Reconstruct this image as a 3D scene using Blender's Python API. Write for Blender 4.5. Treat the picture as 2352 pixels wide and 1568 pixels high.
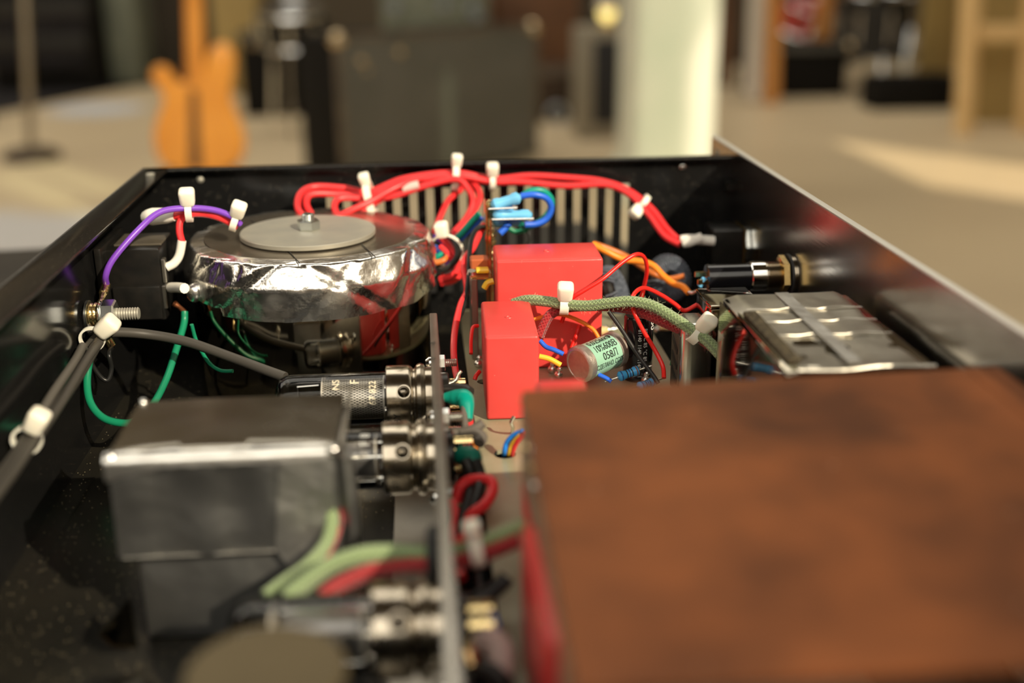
import bpy, bmesh, math, random
import numpy as np
from mathutils import Vector, Matrix
random.seed(7)
for o in list(bpy.data.objects): bpy.data.objects.remove(o)
C = bpy.context.scene.collection
SC = bpy.context.scene

# ---------------------------------------------------------------- camera
FPX, CX, CY = 2613.0, 1176.0, 784.0
CAM = np.array([0.0, 0.0, 0.193])
_yc = np.array([948-CX, CY+125, -FPX]); _yc /= np.linalg.norm(_yc)
_t = .035
_xc = np.array([1, _t, -(_yc[0]+_yc[1]*_t)/_yc[2]]); _xc /= np.linalg.norm(_xc)
_zc = np.cross(_xc, _yc)
RW = np.array([_xc, _yc, _zc])                 # camera -> world
cam = bpy.data.cameras.new('camera'); camo = bpy.data.objects.new('camera', cam); C.objects.link(camo)
cam.sensor_width = 36; cam.lens = FPX/2352*36; cam.clip_start = .01; cam.clip_end = 100
camo.matrix_world = Matrix([list(RW[0])+[0], list(RW[1])+[0], list(RW[2])+[CAM[2]], [0, 0, 0, 1]])
cam.dof.use_dof = True; cam.dof.focus_distance = .458; cam.dof.aperture_fstop = 4.3
SC.camera = camo

# ---------------------------------------------------------------- world, sun, exposure
w = bpy.data.worlds.new('world'); SC.world = w; w.use_nodes = True
w.node_tree.nodes['Background'].inputs[0].default_value = (1.0, .93, .80, 1)
w.node_tree.nodes['Background'].inputs[1].default_value = 2.3
AZ, EL = math.radians(38), math.radians(33)
SDIR = Vector((math.sin(AZ)*math.cos(EL), -math.cos(AZ)*math.cos(EL), math.sin(EL)))
sl = bpy.data.lights.new('sun', 'SUN'); sl.energy = 5.2; sl.color = (1, .86, .64); sl.angle = .0093
so = bpy.data.objects.new('sun', sl); C.objects.link(so); so.location = SDIR*12
so.rotation_euler = SDIR.to_track_quat('Z', 'Y').to_euler()
SC.view_settings.view_transform = 'Standard'; SC.view_settings.look = 'None'
SC.view_settings.gamma = 1; SC.view_settings.use_curve_mapping = False
SC.view_settings.exposure = 0.0
SC.cycles.max_bounces = 10; SC.cycles.transparent_max_bounces = 24
SC.cycles.sample_clamp_indirect = 6

# ---------------------------------------------------------------- picking points in the place along a line of sight
def _ray(px, py): return RW @ np.array([(px-CX)/FPX, -(py-CY)/FPX, -1.0])
def PY(px, py, y): d = _ray(px, py); return Vector(CAM+d*((y-CAM[1])/d[1]))
def PZ(px, py, z): d = _ray(px, py); return Vector(CAM+d*((z-CAM[2])/d[2]))
def PX(px, py, x): d = _ray(px, py); return Vector(CAM+d*((x-CAM[0])/d[0]))

# ---------------------------------------------------------------- geometry collector
def frame(axis):
    a = Vector(axis).normalized()
    u = a.cross(Vector((0, 0, 1)) if abs(a.z) < .9 else Vector((1, 0, 0))).normalized()
    return a, u, a.cross(u).normalized()

class G:
    def __init__(s): s.v = []; s.f = []; s.uv = []
    def add(s, vs, fs, uvs=None):
        b = len(s.v); s.v += [Vector(q) for q in vs]; s.f += [tuple(i+b for i in t) for t in fs]
        s.uv += (uvs if uvs else [(0, 0)]*len(vs)); return s
    def box(s, a, b):
        (x0, y0, z0), (x1, y1, z1) = a, b
        return s.add([(x0,y0,z0),(x1,y0,z0),(x1,y1,z0),(x0,y1,z0),(x0,y0,z1),(x1,y0,z1),(x1,y1,z1),(x0,y1,z1)],
                     [(0,3,2,1),(4,5,6,7),(0,1,5,4),(1,2,6,5),(2,3,7,6),(3,0,4,7)])
    def rbox(s, c, size, bev=.001, seg=2, rot=None, taper=1.0):
        bm = bmesh.new(); bmesh.ops.create_cube(bm, size=1)
        for v in bm.verts:
            k = taper if v.co.z < 0 else 1
            v.co = Vector((v.co.x*size[0]*k, v.co.y*size[1]*k, v.co.z*size[2]))
        if bev > 0:
            bmesh.ops.bevel(bm, geom=bm.edges[:], offset=bev, segments=seg, affect='EDGES', profile=.5)
        R = rot or Matrix.Identity(3); cc = Vector(c)
        bm.verts.index_update()
        s.add([R @ v.co + cc for v in bm.verts], [tuple(v.index for v in f.verts) for f in bm.faces]); bm.free(); return s
    def prism(s, poly, z0, z1):                # poly: list of (x, y)
        n = len(poly)
        return s.add([(x, y, z0) for x, y in poly]+[(x, y, z1) for x, y in poly],
                     [tuple(range(n-1, -1, -1)), tuple(range(n, 2*n))]+[(i, (i+1) % n, n+(i+1) % n, n+i) for i in range(n)])
    def slab(s, pts, thick):                   # planar outline given in 3D, thickened along its normal
        n = len(pts); P = [Vector(p) for p in pts]
        nn = Vector((0, 0, 0))
        for i in range(n): nn += (P[i]-P[0]).cross(P[(i+1) % n]-P[0])
        nn.normalize()
        return s.add(P+[p-nn*thick for p in P], [tuple(range(n)), tuple(range(2*n-1, n-1, -1))]+[(i, n+i, n+(i+1) % n, (i+1) % n) for i in range(n)])
    def lathe(s, o, axis, prof, seg=32, phase=0):    # prof: (distance along axis, radius)
        a, u, v = frame(axis); o = Vector(o); vs = []; fs = []; uvs = []
        for d, r in prof:
            for k in range(seg):
                t = 2*math.pi*k/seg+phase
                vs.append(o+a*d+(u*math.cos(t)+v*math.sin(t))*r); uvs.append((k/seg, d*1000))
        m = len(prof)
        for j in range(m-1):
            for k in range(seg):
                k2 = (k+1) % seg
                fs.append((j*seg+k, j*seg+k2, (j+1)*seg+k2, (j+1)*seg+k))
        if prof[0][1] > 1e-7: fs.append(tuple(range(seg-1, -1, -1)))
        if prof[-1][1] > 1e-7: fs.append(tuple((m-1)*seg+k for k in range(seg)))
        return s.add(vs, fs, uvs)
    def cyl(s, p0, p1, r, seg=20, bev=0):
        p0 = Vector(p0); p1 = Vector(p1); L = (p1-p0).length
        pr = [(0, r-bev), (bev, r), (L-bev, r), (L, r-bev)] if bev else [(0, r), (L, r)]
        return s.lathe(p0, p1-p0, pr, seg)
    def ball(s, c, r, seg=14, axis=(0, 0, 1), sq=1.0):
        n = 8
        return s.lathe(Vector(c), axis, [(-r*sq*math.cos(math.pi*i/n), max(r*math.sin(math.pi*i/n), 1e-6)) for i in range(n+1)], seg)
    def torus(s, c, axis, R, r, seg=28, rs=8):
        a, u, v = frame(axis); c = Vector(c); vs = []; fs = []
        for i in range(seg):
            t = 2*math.pi*i/seg; d = u*math.cos(t)+v*math.sin(t)
            for j in range(rs):
                q = 2*math.pi*j/rs; vs.append(c+d*(R+r*math.cos(q))+a*r*math.sin(q))
        for i in range(seg):
            for j in range(rs):
                i2 = (i+1) % seg; j2 = (j+1) % rs
                fs.append((i*rs+j, i2*rs+j, i2*rs+j2, i*rs+j2))
        return s.add(vs, fs)
    def tube(s, pts, r, rs=10, sub=8, smooth=True, flat=1.0):
        P = spline(pts, sub) if smooth else [Vector(p) for p in pts]
        n = len(P); vs = []; fs = []; uvs = []; prev = None; L = 0
        rr = r if isinstance(r, (list, tuple)) else None
        for i in range(n):
            t = (P[min(i+1, n-1)]-P[max(i-1, 0)]).normalized()
            if prev is None: _, u, v = frame(t)
            else:
                u = (prev-t*prev.dot(t)).normalized(); v = t.cross(u)
            prev = u
            if i: L += (P[i]-P[i-1]).length
            if rr: f = i/(n-1)*(len(rr)-1); k = min(int(f), len(rr)-2); ra = rr[k]*(1-f+k)+rr[k+1]*(f-k)
            else: ra = r
            for j in range(rs):
                q = 2*math.pi*j/rs
                vs.append(P[i]+(u*math.cos(q)+v*math.sin(q)*flat)*ra); uvs.append((j/rs, L*1000))
        for i in range(n-1):
            for j in range(rs):
                j2 = (j+1) % rs; fs.append((i*rs+j, i*rs+j2, (i+1)*rs+j2, (i+1)*rs+j))
        fs.append(tuple(range(rs-1, -1, -1))); fs.append(tuple((n-1)*rs+j for j in range(rs)))
        return s.add(vs, fs, uvs)
    def nut(s, c, axis, r, h, hole=None, phase=0):   # chamfered hexagon
        return s.lathe(c, axis, [(0, r*.9), (h*.12, r), (h*.88, r), (h, r*.9)], 6, phase)
    def thread(s, p0, p1, r, pitch):
        p0 = Vector(p0); p1 = Vector(p1); L = (p1-p0).length; n = max(2, int(L/pitch)); pr = []
        for i in range(n): pr += [(i*L/n, r*.86), ((i+.5)*L/n, r)]
        pr += [(L, r*.84)]
        return s.lathe(p0, p1-p0, pr, 16)
    def xf(s, M, start=0):
        for i in range(start, len(s.v)): s.v[i] = M @ s.v[i]
        return s

def spline(pts, sub=8):
    P = [Vector(p) for p in pts]
    if len(P) < 3: return [P[0].lerp(P[-1], i/sub) for i in range(sub+1)]
    Q = [P[0]*2-P[1]]+P+[P[-1]*2-P[-2]]; out = []
    for i in range(1, len(Q)-2):
        a, b, c, d = Q[i-1:i+3]
        for k in range(sub):
            t = k/sub
            out.append(.5*((2*b)+(c-a)*t+(2*a-5*b+4*c-d)*t*t+(3*b-a-3*c+d)*t**3))
    out.append(P[-1]); return out

ROOT = {}
def finish(name, g, mat, origin, parent=None, smooth=35):
    me = bpy.data.meshes.new(name)
    me.from_pydata([tuple(v-origin) for v in g.v], [], g.f)
    if any(u != (0, 0) for u in g.uv):
        ul = me.uv_layers.new(name='UVMap'); idx = np.empty(len(me.loops), dtype=np.int32)
        me.loops.foreach_get('vertex_index', idx)
        ul.data.foreach_set('uv', np.array(g.uv, dtype=np.float32)[idx].ravel())
    if smooth:
        me.shade_smooth(); me.set_sharp_from_angle(angle=math.radians(smooth))
    me.materials.append(M[mat] if isinstance(mat, str) else mat)
    o = bpy.data.objects.new(name, me); C.objects.link(o)
    if parent: o.parent = parent
    else: o.location = origin
    return o
def tag(o, label, cat, group=None):
    o['label'] = label; o['category'] = cat
    if group: o['group'] = group
    return o
def thing(name, label, cat, loc, group=None):
    o = bpy.data.objects.new(name, None); C.objects.link(o); o.location = Vector(loc); o.empty_display_size = .01
    ROOT[o] = Vector(loc); return tag(o, label, cat, group)
def part(name, g, mat, parent, label=None, smooth=35):
    r = parent
    while r.parent: r = r.parent
    o = finish(name, g, mat, ROOT.get(r, r.location.copy()), parent, smooth)
    if label: o['label'] = label
    return o
def single(name, label, cat, g, mat, group=None, smooth=35):
    xs = [v.x for v in g.v]; ys = [v.y for v in g.v]; zs = [v.z for v in g.v]
    o = finish(name, g, mat, Vector(((min(xs)+max(xs))/2, (min(ys)+max(ys))/2, min(zs))), None, smooth)
    return tag(o, label, cat, group)
def struct(name, g, mat, smooth=35):
    o = finish(name, g, mat, Vector((0, 0, 0)), None, smooth); o['kind'] = 'structure'; ROOT[o] = Vector((0, 0, 0)); return o

_tc = {}
def text2d(body, size=1.0):
    """outline of the default font as flat faces, centred"""
    if body not in _tc:
        cu = bpy.data.curves.new('lettering', 'FONT'); cu.body = body; cu.align_x = 'CENTER'; cu.align_y = 'CENTER'
        cu.resolution_u = 3
        ob = bpy.data.objects.new('lettering', cu); C.objects.link(ob)
        dg = bpy.context.evaluated_depsgraph_get(); me = ob.evaluated_get(dg).to_mesh()
        _tc[body] = ([tuple(v.co) for v in me.vertices], [tuple(p.vertices) for p in me.polygons])
        ob.evaluated_get(dg).to_mesh_clear(); bpy.data.objects.remove(ob); bpy.data.curves.remove(cu)
    vs, fs = _tc[body]
    return [(x*size, y*size) for x, y, z in vs], fs
def text_on(g, body, size, fn, sx=1.0):
    vs, fs = text2d(body, size); g.add([fn(u*sx, v) for u, v in vs], fs); return g
# ---------------------------------------------------------------- materials
M = {}
def _n(nt, t, **k):
    n = nt.nodes.new(t)
    for a, b in k.items(): setattr(n, a, b)
    return n
def mat(name, col, rough=.5, metal=0, spec=.5, bump=None, vary=None, rvary=None, coat=0, speck=None, trans=0, ior=1.45, sss=0, emit=0, aniso=0):
    """bump=(scale,strength,distance[,stretch]); vary=(scale,colour2,amount[,detail]); speck=(scale,threshold,colour)"""
    m = bpy.data.materials.new(name); m.use_nodes = True; nt = m.node_tree; b = nt.nodes['Principled BSDF']; L = nt.links
    c4 = (*col, 1)
    b.inputs['Base Color'].default_value = c4; b.inputs['Roughness'].default_value = rough; b.inputs['Metallic'].default_value = metal
    b.inputs['Specular IOR Level'].default_value = spec; b.inputs['IOR'].default_value = ior
    b.inputs['Coat Weight'].default_value = coat; b.inputs['Coat Roughness'].default_value = .08
    b.inputs['Transmission Weight'].default_value = trans
    if aniso: b.inputs['Anisotropic'].default_value = aniso
    if sss: b.inputs['Subsurface Weight'].default_value = sss; b.inputs['Subsurface Radius'].default_value = (.002, .0015, .001); b.inputs['Subsurface Scale'].default_value = 1
    if emit: b.inputs['Emission Color'].default_value = c4; b.inputs['Emission Strength'].default_value = emit
    tc = _n(nt, 'ShaderNodeTexCoord'); out = None
    if vary:
        no = _n(nt, 'ShaderNodeTexNoise'); no.inputs['Scale'].default_value = vary[0]; no.inputs['Detail'].default_value = vary[3] if len(vary) > 3 else 4
        L.new(tc.outputs['Object'], no.inputs['Vector'])
        rp = _n(nt, 'ShaderNodeMapRange'); rp.inputs[1].default_value = .35; rp.inputs[2].default_value = .68; rp.inputs[4].default_value = vary[2]
        L.new(no.outputs['Fac'], rp.inputs[0])
        mx = _n(nt, 'ShaderNodeMix', data_type='RGBA'); mx.inputs[6].default_value = c4; mx.inputs[7].default_value = (*vary[1], 1)
        L.new(rp.outputs[0], mx.inputs[0]); out = mx.outputs[2]
    if speck:
        vo = _n(nt, 'ShaderNodeTexVoronoi'); vo.inputs['Scale'].default_value = speck[0]; L.new(tc.outputs['Object'], vo.inputs['Vector'])
        lt = _n(nt, 'ShaderNodeMath', operation='LESS_THAN'); lt.inputs[1].default_value = speck[1]; L.new(vo.outputs['Distance'], lt.inputs[0])
        gt = _n(nt, 'ShaderNodeMath', operation='GREATER_THAN'); gt.inputs[1].default_value = .62
        sp = _n(nt, 'ShaderNodeSeparateColor'); L.new(vo.outputs['Color'], sp.inputs[0]); L.new(sp.outputs[0], gt.inputs[0])
        mu = _n(nt, 'ShaderNodeMath', operation='MULTIPLY'); L.new(lt.outputs[0], mu.inputs[0]); L.new(gt.outputs[0], mu.inputs[1])
        mx2 = _n(nt, 'ShaderNodeMix', data_type='RGBA'); mx2.inputs[7].default_value = (*speck[2], 1)
        if out: L.new(out, mx2.inputs[6])
        else: mx2.inputs[6].default_value = c4
        L.new(mu.outputs[0], mx2.inputs[0]); out = mx2.outputs[2]
    if out: L.new(out, b.inputs['Base Color'])
    if rvary:
        no = _n(nt, 'ShaderNodeTexNoise'); no.inputs['Scale'].default_value = rvary[0]; L.new(tc.outputs['Object'], no.inputs['Vector'])
        rp = _n(nt, 'ShaderNodeMapRange'); rp.inputs[1].default_value = .3; rp.inputs[2].default_value = .7; rp.inputs[3].default_value = rough; rp.inputs[4].default_value = rvary[1]
        L.new(no.outputs['Fac'], rp.inputs[0]); L.new(rp.outputs[0], b.inputs['Roughness'])
    if bump:
        no = _n(nt, 'ShaderNodeTexNoise'); no.inputs['Scale'].default_value = bump[0]; no.inputs['Detail'].default_value = 3
        if len(bump) > 3:
            mp = _n(nt, 'ShaderNodeMapping'); mp.inputs['Scale'].default_value = bump[3]; L.new(tc.outputs['Object'], mp.inputs[0]); L.new(mp.outputs[0], no.inputs['Vector'])
        else: L.new(tc.outputs['Object'], no.inputs['Vector'])
        bp = _n(nt, 'ShaderNodeBump'); bp.inputs['Strength'].default_value = bump[1]; bp.inputs['Distance'].default_value = bump[2]
        L.new(no.outputs['Fac'], bp.inputs['Height']); L.new(bp.outputs[0], b.inputs['Normal'])
    M[name] = m; return m

mat('black_paint', (.008, .008, .008), .14, 0, .38, bump=(1500, .05, .0002), speck=(900, .10, (.55, .48, .36)))
mat('black_floor', (.010, .0095, .008), .22, 0, .38, bump=(1200, .15, .0002), speck=(800, .11, (.85, .70, .45)), vary=(30, (.02, .018, .013), .8))
mat('panel_metal', (.56, .54, .52), .21, 1, bump=(900, .12, .0002, (1, .06, 1)), vary=(60, (.46, .44, .42), .7))
mat('edge_metal', (.80, .79, .75), .42, .7, bump=(3000, .3, .0002))
mat('bracket_metal', (.43, .405, .36), .36, 1, bump=(500, .15, .0002, (1, .1, 1)), vary=(90, (.35, .33, .29), .8))
mat('foil', (.92, .91, .88), .16, 1, bump=(150, .30, .002), rvary=(60, .30))
mat('foil_front', (.44, .44, .43), .38, 1, bump=(30, .5, .006), rvary=(25, .5), vary=(28, (.30, .30, .29), .9))
mat('foil_patch', (.66, .65, .62), .40, 1, bump=(60, .5, .005), rvary=(35, .55), vary=(40, (.48, .47, .45), .9))
mat('foil_lip', (.95, .93, .88), .34, 1, bump=(60, .25, .002))
mat('foil_dull', (.36, .335, .285), .15, 1, bump=(40, .12, .003), rvary=(40, .30), vary=(40, (.29, .265, .22), .8))
mat('foil_grey', (.40, .40, .39), .40, 1, bump=(45, .4, .004), rvary=(35, .52), vary=(28, (.27, .27, .26), .9))
mat('tape_metal', (.66, .63, .56), .30, 1, bump=(70, .30, .002), rvary=(50, .42), vary=(60, (.50, .47, .40), .9), speck=(600, .12, (.8, .75, .6)))
mat('dark_film', (.30, .262, .21), .14, .85, bump=(35, .10, .003), speck=(700, .11, (.75, .62, .42)), rvary=(30, .24))
mat('can_mirror', (.40, .365, .29), .07, 1, bump=(14, .06, .006), vary=(18, (.28, .25, .19), .8))
mat('zinc', (.74, .76, .74), .27, 1, bump=(500, .08, .0002), vary=(150, (.60, .64, .62), .8))
mat('washer_zinc', (.46, .44, .37), .45, .55, vary=(80, (.38, .37, .33), .8), bump=(900, .12, .0002))
mat('steel_bright', (.80, .80, .78), .14, 1)
mat('nickel', (.52, .46, .37), .18, 1, bump=(700, .07, .0002), vary=(120, (.38, .33, .26), .7))
mat('chrome', (.86, .86, .85), .06, 1)
mat('brass', (.80, .60, .27), .22, 1, vary=(300, (.62, .42, .16), .7))
mat('gold_pin', (.85, .66, .33), .2, 1, bump=(900, .3, .0006))
mat('solder', (.78, .76, .72), .2, 1, bump=(900, .3, .0006))
mat('copper', (.30, .102, .037), .46, .75, vary=(26, (.115, .045, .022), 1.0, 3), rvary=(16, .60), bump=(700, .05, .0003), speck=(130, .05, (.75, .42, .26)))
mat('copper_edge', (.33, .19, .11), .6, .3, vary=(200, (.45, .40, .30), .9))
mat('red_box', (.72, .068, .062), .30, 0, .45, bump=(900, .10, .0003), vary=(120, (.67, .058, .052), .6), speck=(420, .06, (.9, .35, .28)))
mat('board', (.275, .265, .165), .30, 0, .5, vary=(60, (.345, .335, .235), .9), speck=(500, .10, (.5, .45, .3)))
mat('board_edge', (.42, .38, .24), .6)
mat('nylon', (.88, .84, .72), .38, 0, .45, sss=.35)
mat('white_sleeve', (.80, .77, .68), .4)
mat('lug_white', (.78, .76, .70), .4)
def wire(n, c, r=.33): return mat(n, c, r, 0, .45, bump=(1500, .05, .0001))
wire('w_red', (.78, .035, .04)); wire('w_redthin', (.74, .02, .015), .28); wire('w_orange', (.90, .26, .02)); wire('w_rust', (.55, .15, .03))
wire('w_yellow', (.85, .52, .04)); wire('w_blue', (.02, .13, .72)); wire('w_teal', (.0, .28, .20)); wire('w_green', (.008, .22, .11)); wire('w_purple', (.20, .06, .52))
wire('w_black', (.012, .012, .012)); wire('w_grey', (.055, .050, .043), .5); wire('w_grey2', (.10, .092, .08), .5); wire('w_lightblue', (.02, .22, .80)); wire('w_pink', (.62, .50, .46), .45)
wire('shrink_teal', (.0, .26, .20), .3); wire('shrink_black', (.015, .014, .013), .45); wire('shrink_grey', (.12, .105, .09), .5); wire('shrink_darkgreen', (.0, .13, .095), .4)
mat('plastic_black', (.008, .008, .0075), .30, 0, .35, bump=(900, .10, .0003), vary=(200, (.016, .014, .012), .7))
mat('plastic_dark', (.07, .06, .045), .5, 0, .4, vary=(300, (.10, .085, .06), .8))
mat('resistor_blue', (.05, .30, .62), .3, 0, .5)
mat('resistor_lightblue', (.16, .52, .85), .25, 0, .5)
mat('band_black', (.02, .02, .02), .4); mat('band_navy', (.02, .05, .18), .35); mat('band_teal', (.02, .25, .25), .35); mat('band_brown', (.20, .06, .03), .4)
mat('cap_green', (.27, .50, .37), .30, 0, .5, coat=.4, vary=(200, (.31, .54, .42), .8))
mat('cap_end', (.46, .41, .36), .45, .8, vary=(260, (.36, .30, .26), .9), bump=(900, .2, .0006), speck=(500, .13, (.30, .42, .34)))
mat('ink_black', (.012, .014, .012), .5); mat('ink_white', (.80, .80, .76), .5); mat('ink_cream', (.78, .70, .52), .5); mat('ink_grey', (.55, .56, .55), .5)
mat('sleeve_black', (.008, .008, .010), .16, 0, .5, coat=.3)
mat('alu_top', (.78, .72, .66), .3, .9, bump=(700, .2, .0006))
mat('alu_can', (.70, .70, .68), .24, 1, bump=(500, .05, .0002))
mat('slate', (.06, .072, .095), .45, 0, .5, vary=(700, (.14, .16, .20), .9), bump=(900, .4, .0006))
mat('rust_board', (.42, .10, .03), .5)
mat('yellow_shrink', (.86, .52, .03), .35)
mat('olive_disc', (.082, .063, .032), .55, 0, .4, vary=(90, (.07, .054, .028), .7), bump=(1200, .2, .0002))
mat('rubber', (.014, .014, .015), .55)
mat('plate_grey', (.30, .30, .31), .32, .85, vary=(200, (.22, .22, .23), .8))
mat('pin_steel', (.22, .19, .15), .16, 1)
mat('mica', (.75, .72, .66), .25, .2, .5)
mat('getter', (.05, .045, .04), .12, .8)
mat('foam', (.085, .068, .042), .8, 0, .2, bump=(500, .8, .002), vary=(420, (.03, .025, .018), .95))

def glass_mat():                       # thin bulb wall: mirrors a little, more at grazing angles, lets the rest through
    m = bpy.data.materials.new('tube_glass'); m.use_nodes = True; nt = m.node_tree; nt.nodes.clear()
    out = _n(nt, 'ShaderNodeOutputMaterial'); mx = _n(nt, 'ShaderNodeMixShader'); tr = _n(nt, 'ShaderNodeBsdfTransparent'); gl = _n(nt, 'ShaderNodeBsdfGlossy')
    tr.inputs[0].default_value = (.93, .92, .90, 1); gl.inputs['Roughness'].default_value = .02
    lw = _n(nt, 'ShaderNodeFresnel'); lw.inputs[0].default_value = 1.46
    nt.links.new(lw.outputs[0], mx.inputs[0]); nt.links.new(tr.outputs[0], mx.inputs[1]); nt.links.new(gl.outputs[0], mx.inputs[2]); nt.links.new(mx.outputs[0], out.inputs[0])
    M['tube_glass'] = m
    m2 = m.copy(); m2.name = 'clear_film'; M['clear_film'] = m2
glass_mat()
def mesh_plate_mat():                  # expanded-metal screen of the valve: crossing wires over dark gaps
    m = bpy.data.materials.new('mesh_screen'); m.use_nodes = True; nt = m.node_tree; b = nt.nodes['Principled BSDF']; L = nt.links
    uv = _n(nt, 'ShaderNodeUVMap'); sp = _n(nt, 'ShaderNodeSeparateXYZ'); L.new(uv.outputs[0], sp.inputs[0])
    fs = []
    for sgn in (1, -1):
        a = _n(nt, 'ShaderNodeMath', operation='MULTIPLY'); a.inputs[1].default_value = 48.0; L.new(sp.outputs[0], a.inputs[0])
        c = _n(nt, 'ShaderNodeMath', operation='MULTIPLY'); c.inputs[1].default_value = .5*sgn; L.new(sp.outputs[1], c.inputs[0])
        d = _n(nt, 'ShaderNodeMath', operation='ADD'); L.new(a.outputs[0], d.inputs[0]); L.new(c.outputs[0], d.inputs[1])
        e = _n(nt, 'ShaderNodeMath', operation='PINGPONG'); e.inputs[1].default_value = .5; L.new(d.outputs[0], e.inputs[0])
        g = _n(nt, 'ShaderNodeMath', operation='LESS_THAN'); g.inputs[1].default_value = .10; L.new(e.outputs[0], g.inputs[0]); fs.append(g)
    mxm = _n(nt, 'ShaderNodeMath', operation='MAXIMUM'); L.new(fs[0].outputs[0], mxm.inputs[0]); L.new(fs[1].outputs[0], mxm.inputs[1])
    mx = _n(nt, 'ShaderNodeMix', data_type='RGBA'); mx.inputs[6].default_value = (.03, .028, .025, 1); mx.inputs[7].default_value = (.82, .79, .72, 1)
    L.new(mxm.outputs[0], mx.inputs[0]); L.new(mx.outputs[2], b.inputs['Base Color'])
    b.inputs['Metallic'].default_value = .6; b.inputs['Roughness'].default_value = .4
    M['mesh_screen'] = m
mesh_plate_mat()
def cloth_mat(name, c1, c2):           # braided cotton sleeve: crossing yarns in colour and relief
    m = bpy.data.materials.new(name); m.use_nodes = True; nt = m.node_tree; b = nt.nodes['Principled BSDF']; L = nt.links
    uv = _n(nt, 'ShaderNodeUVMap'); sp = _n(nt, 'ShaderNodeSeparateXYZ'); L.new(uv.outputs[0], sp.inputs[0]); fs = []
    for sgn in (1, -1):
        a = _n(nt, 'ShaderNodeMath', operation='MULTIPLY'); a.inputs[1].default_value = 7.0; L.new(sp.outputs[0], a.inputs[0])
        c = _n(nt, 'ShaderNodeMath', operation='MULTIPLY'); c.inputs[1].default_value = .62*sgn; L.new(sp.outputs[1], c.inputs[0])
        d = _n(nt, 'ShaderNodeMath', operation='ADD'); L.new(a.outputs[0], d.inputs[0]); L.new(c.outputs[0], d.inputs[1])
        e = _n(nt, 'ShaderNodeMath', operation='PINGPONG'); e.inputs[1].default_value = .5; L.new(d.outputs[0], e.inputs[0]); fs.append(e)
    mu = _n(nt, 'ShaderNodeMath', operation='MAXIMUM'); L.new(fs[0].outputs[0], mu.inputs[0]); L.new(fs[1].outputs[0], mu.inputs[1])
    rp = _n(nt, 'ShaderNodeMapRange'); rp.inputs[1].default_value = .2; rp.inputs[2].default_value = .5; L.new(mu.outputs[0], rp.inputs[0])
    tc = _n(nt, 'ShaderNodeTexCoord'); no = _n(nt, 'ShaderNodeTexNoise'); no.inputs['Scale'].default_value = 2500; L.new(tc.outputs['Object'], no.inputs['Vector'])
    av = _n(nt, 'ShaderNodeMath', operation='MULTIPLY_ADD'); av.inputs[1].default_value = .5; L.new(no.outputs['Fac'], av.inputs[0]); L.new(rp.outputs[0], av.inputs[2])
    mx = _n(nt, 'ShaderNodeMix', data_type='RGBA'); mx.inputs[6].default_value = (*c2, 1); mx.inputs[7].default_value = (*c1, 1)
    L.new(rp.outputs[0], mx.inputs[0]); L.new(mx.outputs[2], b.inputs['Base Color'])
    bp = _n(nt, 'ShaderNodeBump'); bp.inputs['Strength'].default_value = .8; bp.inputs['Distance'].default_value = .0004
    L.new(av.outputs[0], bp.inputs['Height']); L.new(bp.outputs[0], b.inputs['Normal'])
    b.inputs['Roughness'].default_value = .85; b.inputs['Specular IOR Level'].default_value = .2
    b.inputs['Sheen Weight'].default_value = .3
    M[name] = m
cloth_mat('cloth_green', (.34, .44, .22), (.16, .23, .10)); cloth_mat('cloth_red', (.48, .035, .04), (.25, .012, .015))
# ---------------------------------------------------------------- the hall
FZ = -.757
def floor_mat():
    m = mat('hall_floor', (.68, .545, .35), .42, 0, .5, vary=(.9, (.56, .44, .28), .9, 6), bump=(9, .15, .01)); nt = m.node_tree; b = nt.nodes['Principled BSDF']; L = nt.links
    src = b.inputs['Base Color'].links[0].from_socket
    tc = _n(nt, 'ShaderNodeTexCoord'); no = _n(nt, 'ShaderNodeTexNoise'); no.inputs['Scale'].default_value = 2.2; L.new(tc.outputs['Object'], no.inputs['Vector'])
    prev = src
    for cx, cy, rx, ry, col in [(-1.55, 4.05, .62, .42, (.66, .65, .64)), (-2.0, 7.4, .30, .30, (.62, .66, .72)), (1.6, 4.9, 1.1, .7, (.58, .46, .29))]:   # two pale sky reflections painted into the colour, then a tan patch
        mp = _n(nt, 'ShaderNodeMapping'); mp.inputs['Location'].default_value = (-cx/rx, -cy/ry, 0); mp.inputs['Scale'].default_value = (1/rx, 1/ry, 0); L.new(tc.outputs['Object'], mp.inputs[0])
        ln = _n(nt, 'ShaderNodeVectorMath', operation='LENGTH'); L.new(mp.outputs[0], ln.inputs[0])
        ad = _n(nt, 'ShaderNodeMath', operation='MULTIPLY_ADD'); ad.inputs[1].default_value = .9; L.new(no.outputs['Fac'], ad.inputs[0]); L.new(ln.outputs['Value'], ad.inputs[2])
        rp = _n(nt, 'ShaderNodeMapRange'); rp.inputs[1].default_value = 1.15; rp.inputs[2].default_value = 1.55; rp.inputs[3].default_value = .9; rp.inputs[4].default_value = 0; L.new(ad.outputs[0], rp.inputs[0])
        mx = _n(nt, 'ShaderNodeMix', data_type='RGBA'); mx.inputs[7].default_value = (*col, 1); L.new(prev, mx.inputs[6]); L.new(rp.outputs[0], mx.inputs[0]); prev = mx.outputs[2]
    L.new(prev, b.inputs['Base Color'])
floor_mat()
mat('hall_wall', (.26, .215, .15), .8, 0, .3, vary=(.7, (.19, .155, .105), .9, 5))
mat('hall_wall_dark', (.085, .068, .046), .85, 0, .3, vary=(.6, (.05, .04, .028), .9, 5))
mat('pillar_paint', (.90, .92, .80), .6, 0, .4, vary=(5, (.78, .85, .72), .8, 5))
struct('floor', G().box((-9, -9.5, FZ-.1), (4.8, 9.6, FZ)), 'hall_floor')
struct('wall_back', G().box((-9, 9.4, FZ), (4.8, 9.6, 8.0)), 'hall_wall_dark')
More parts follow.
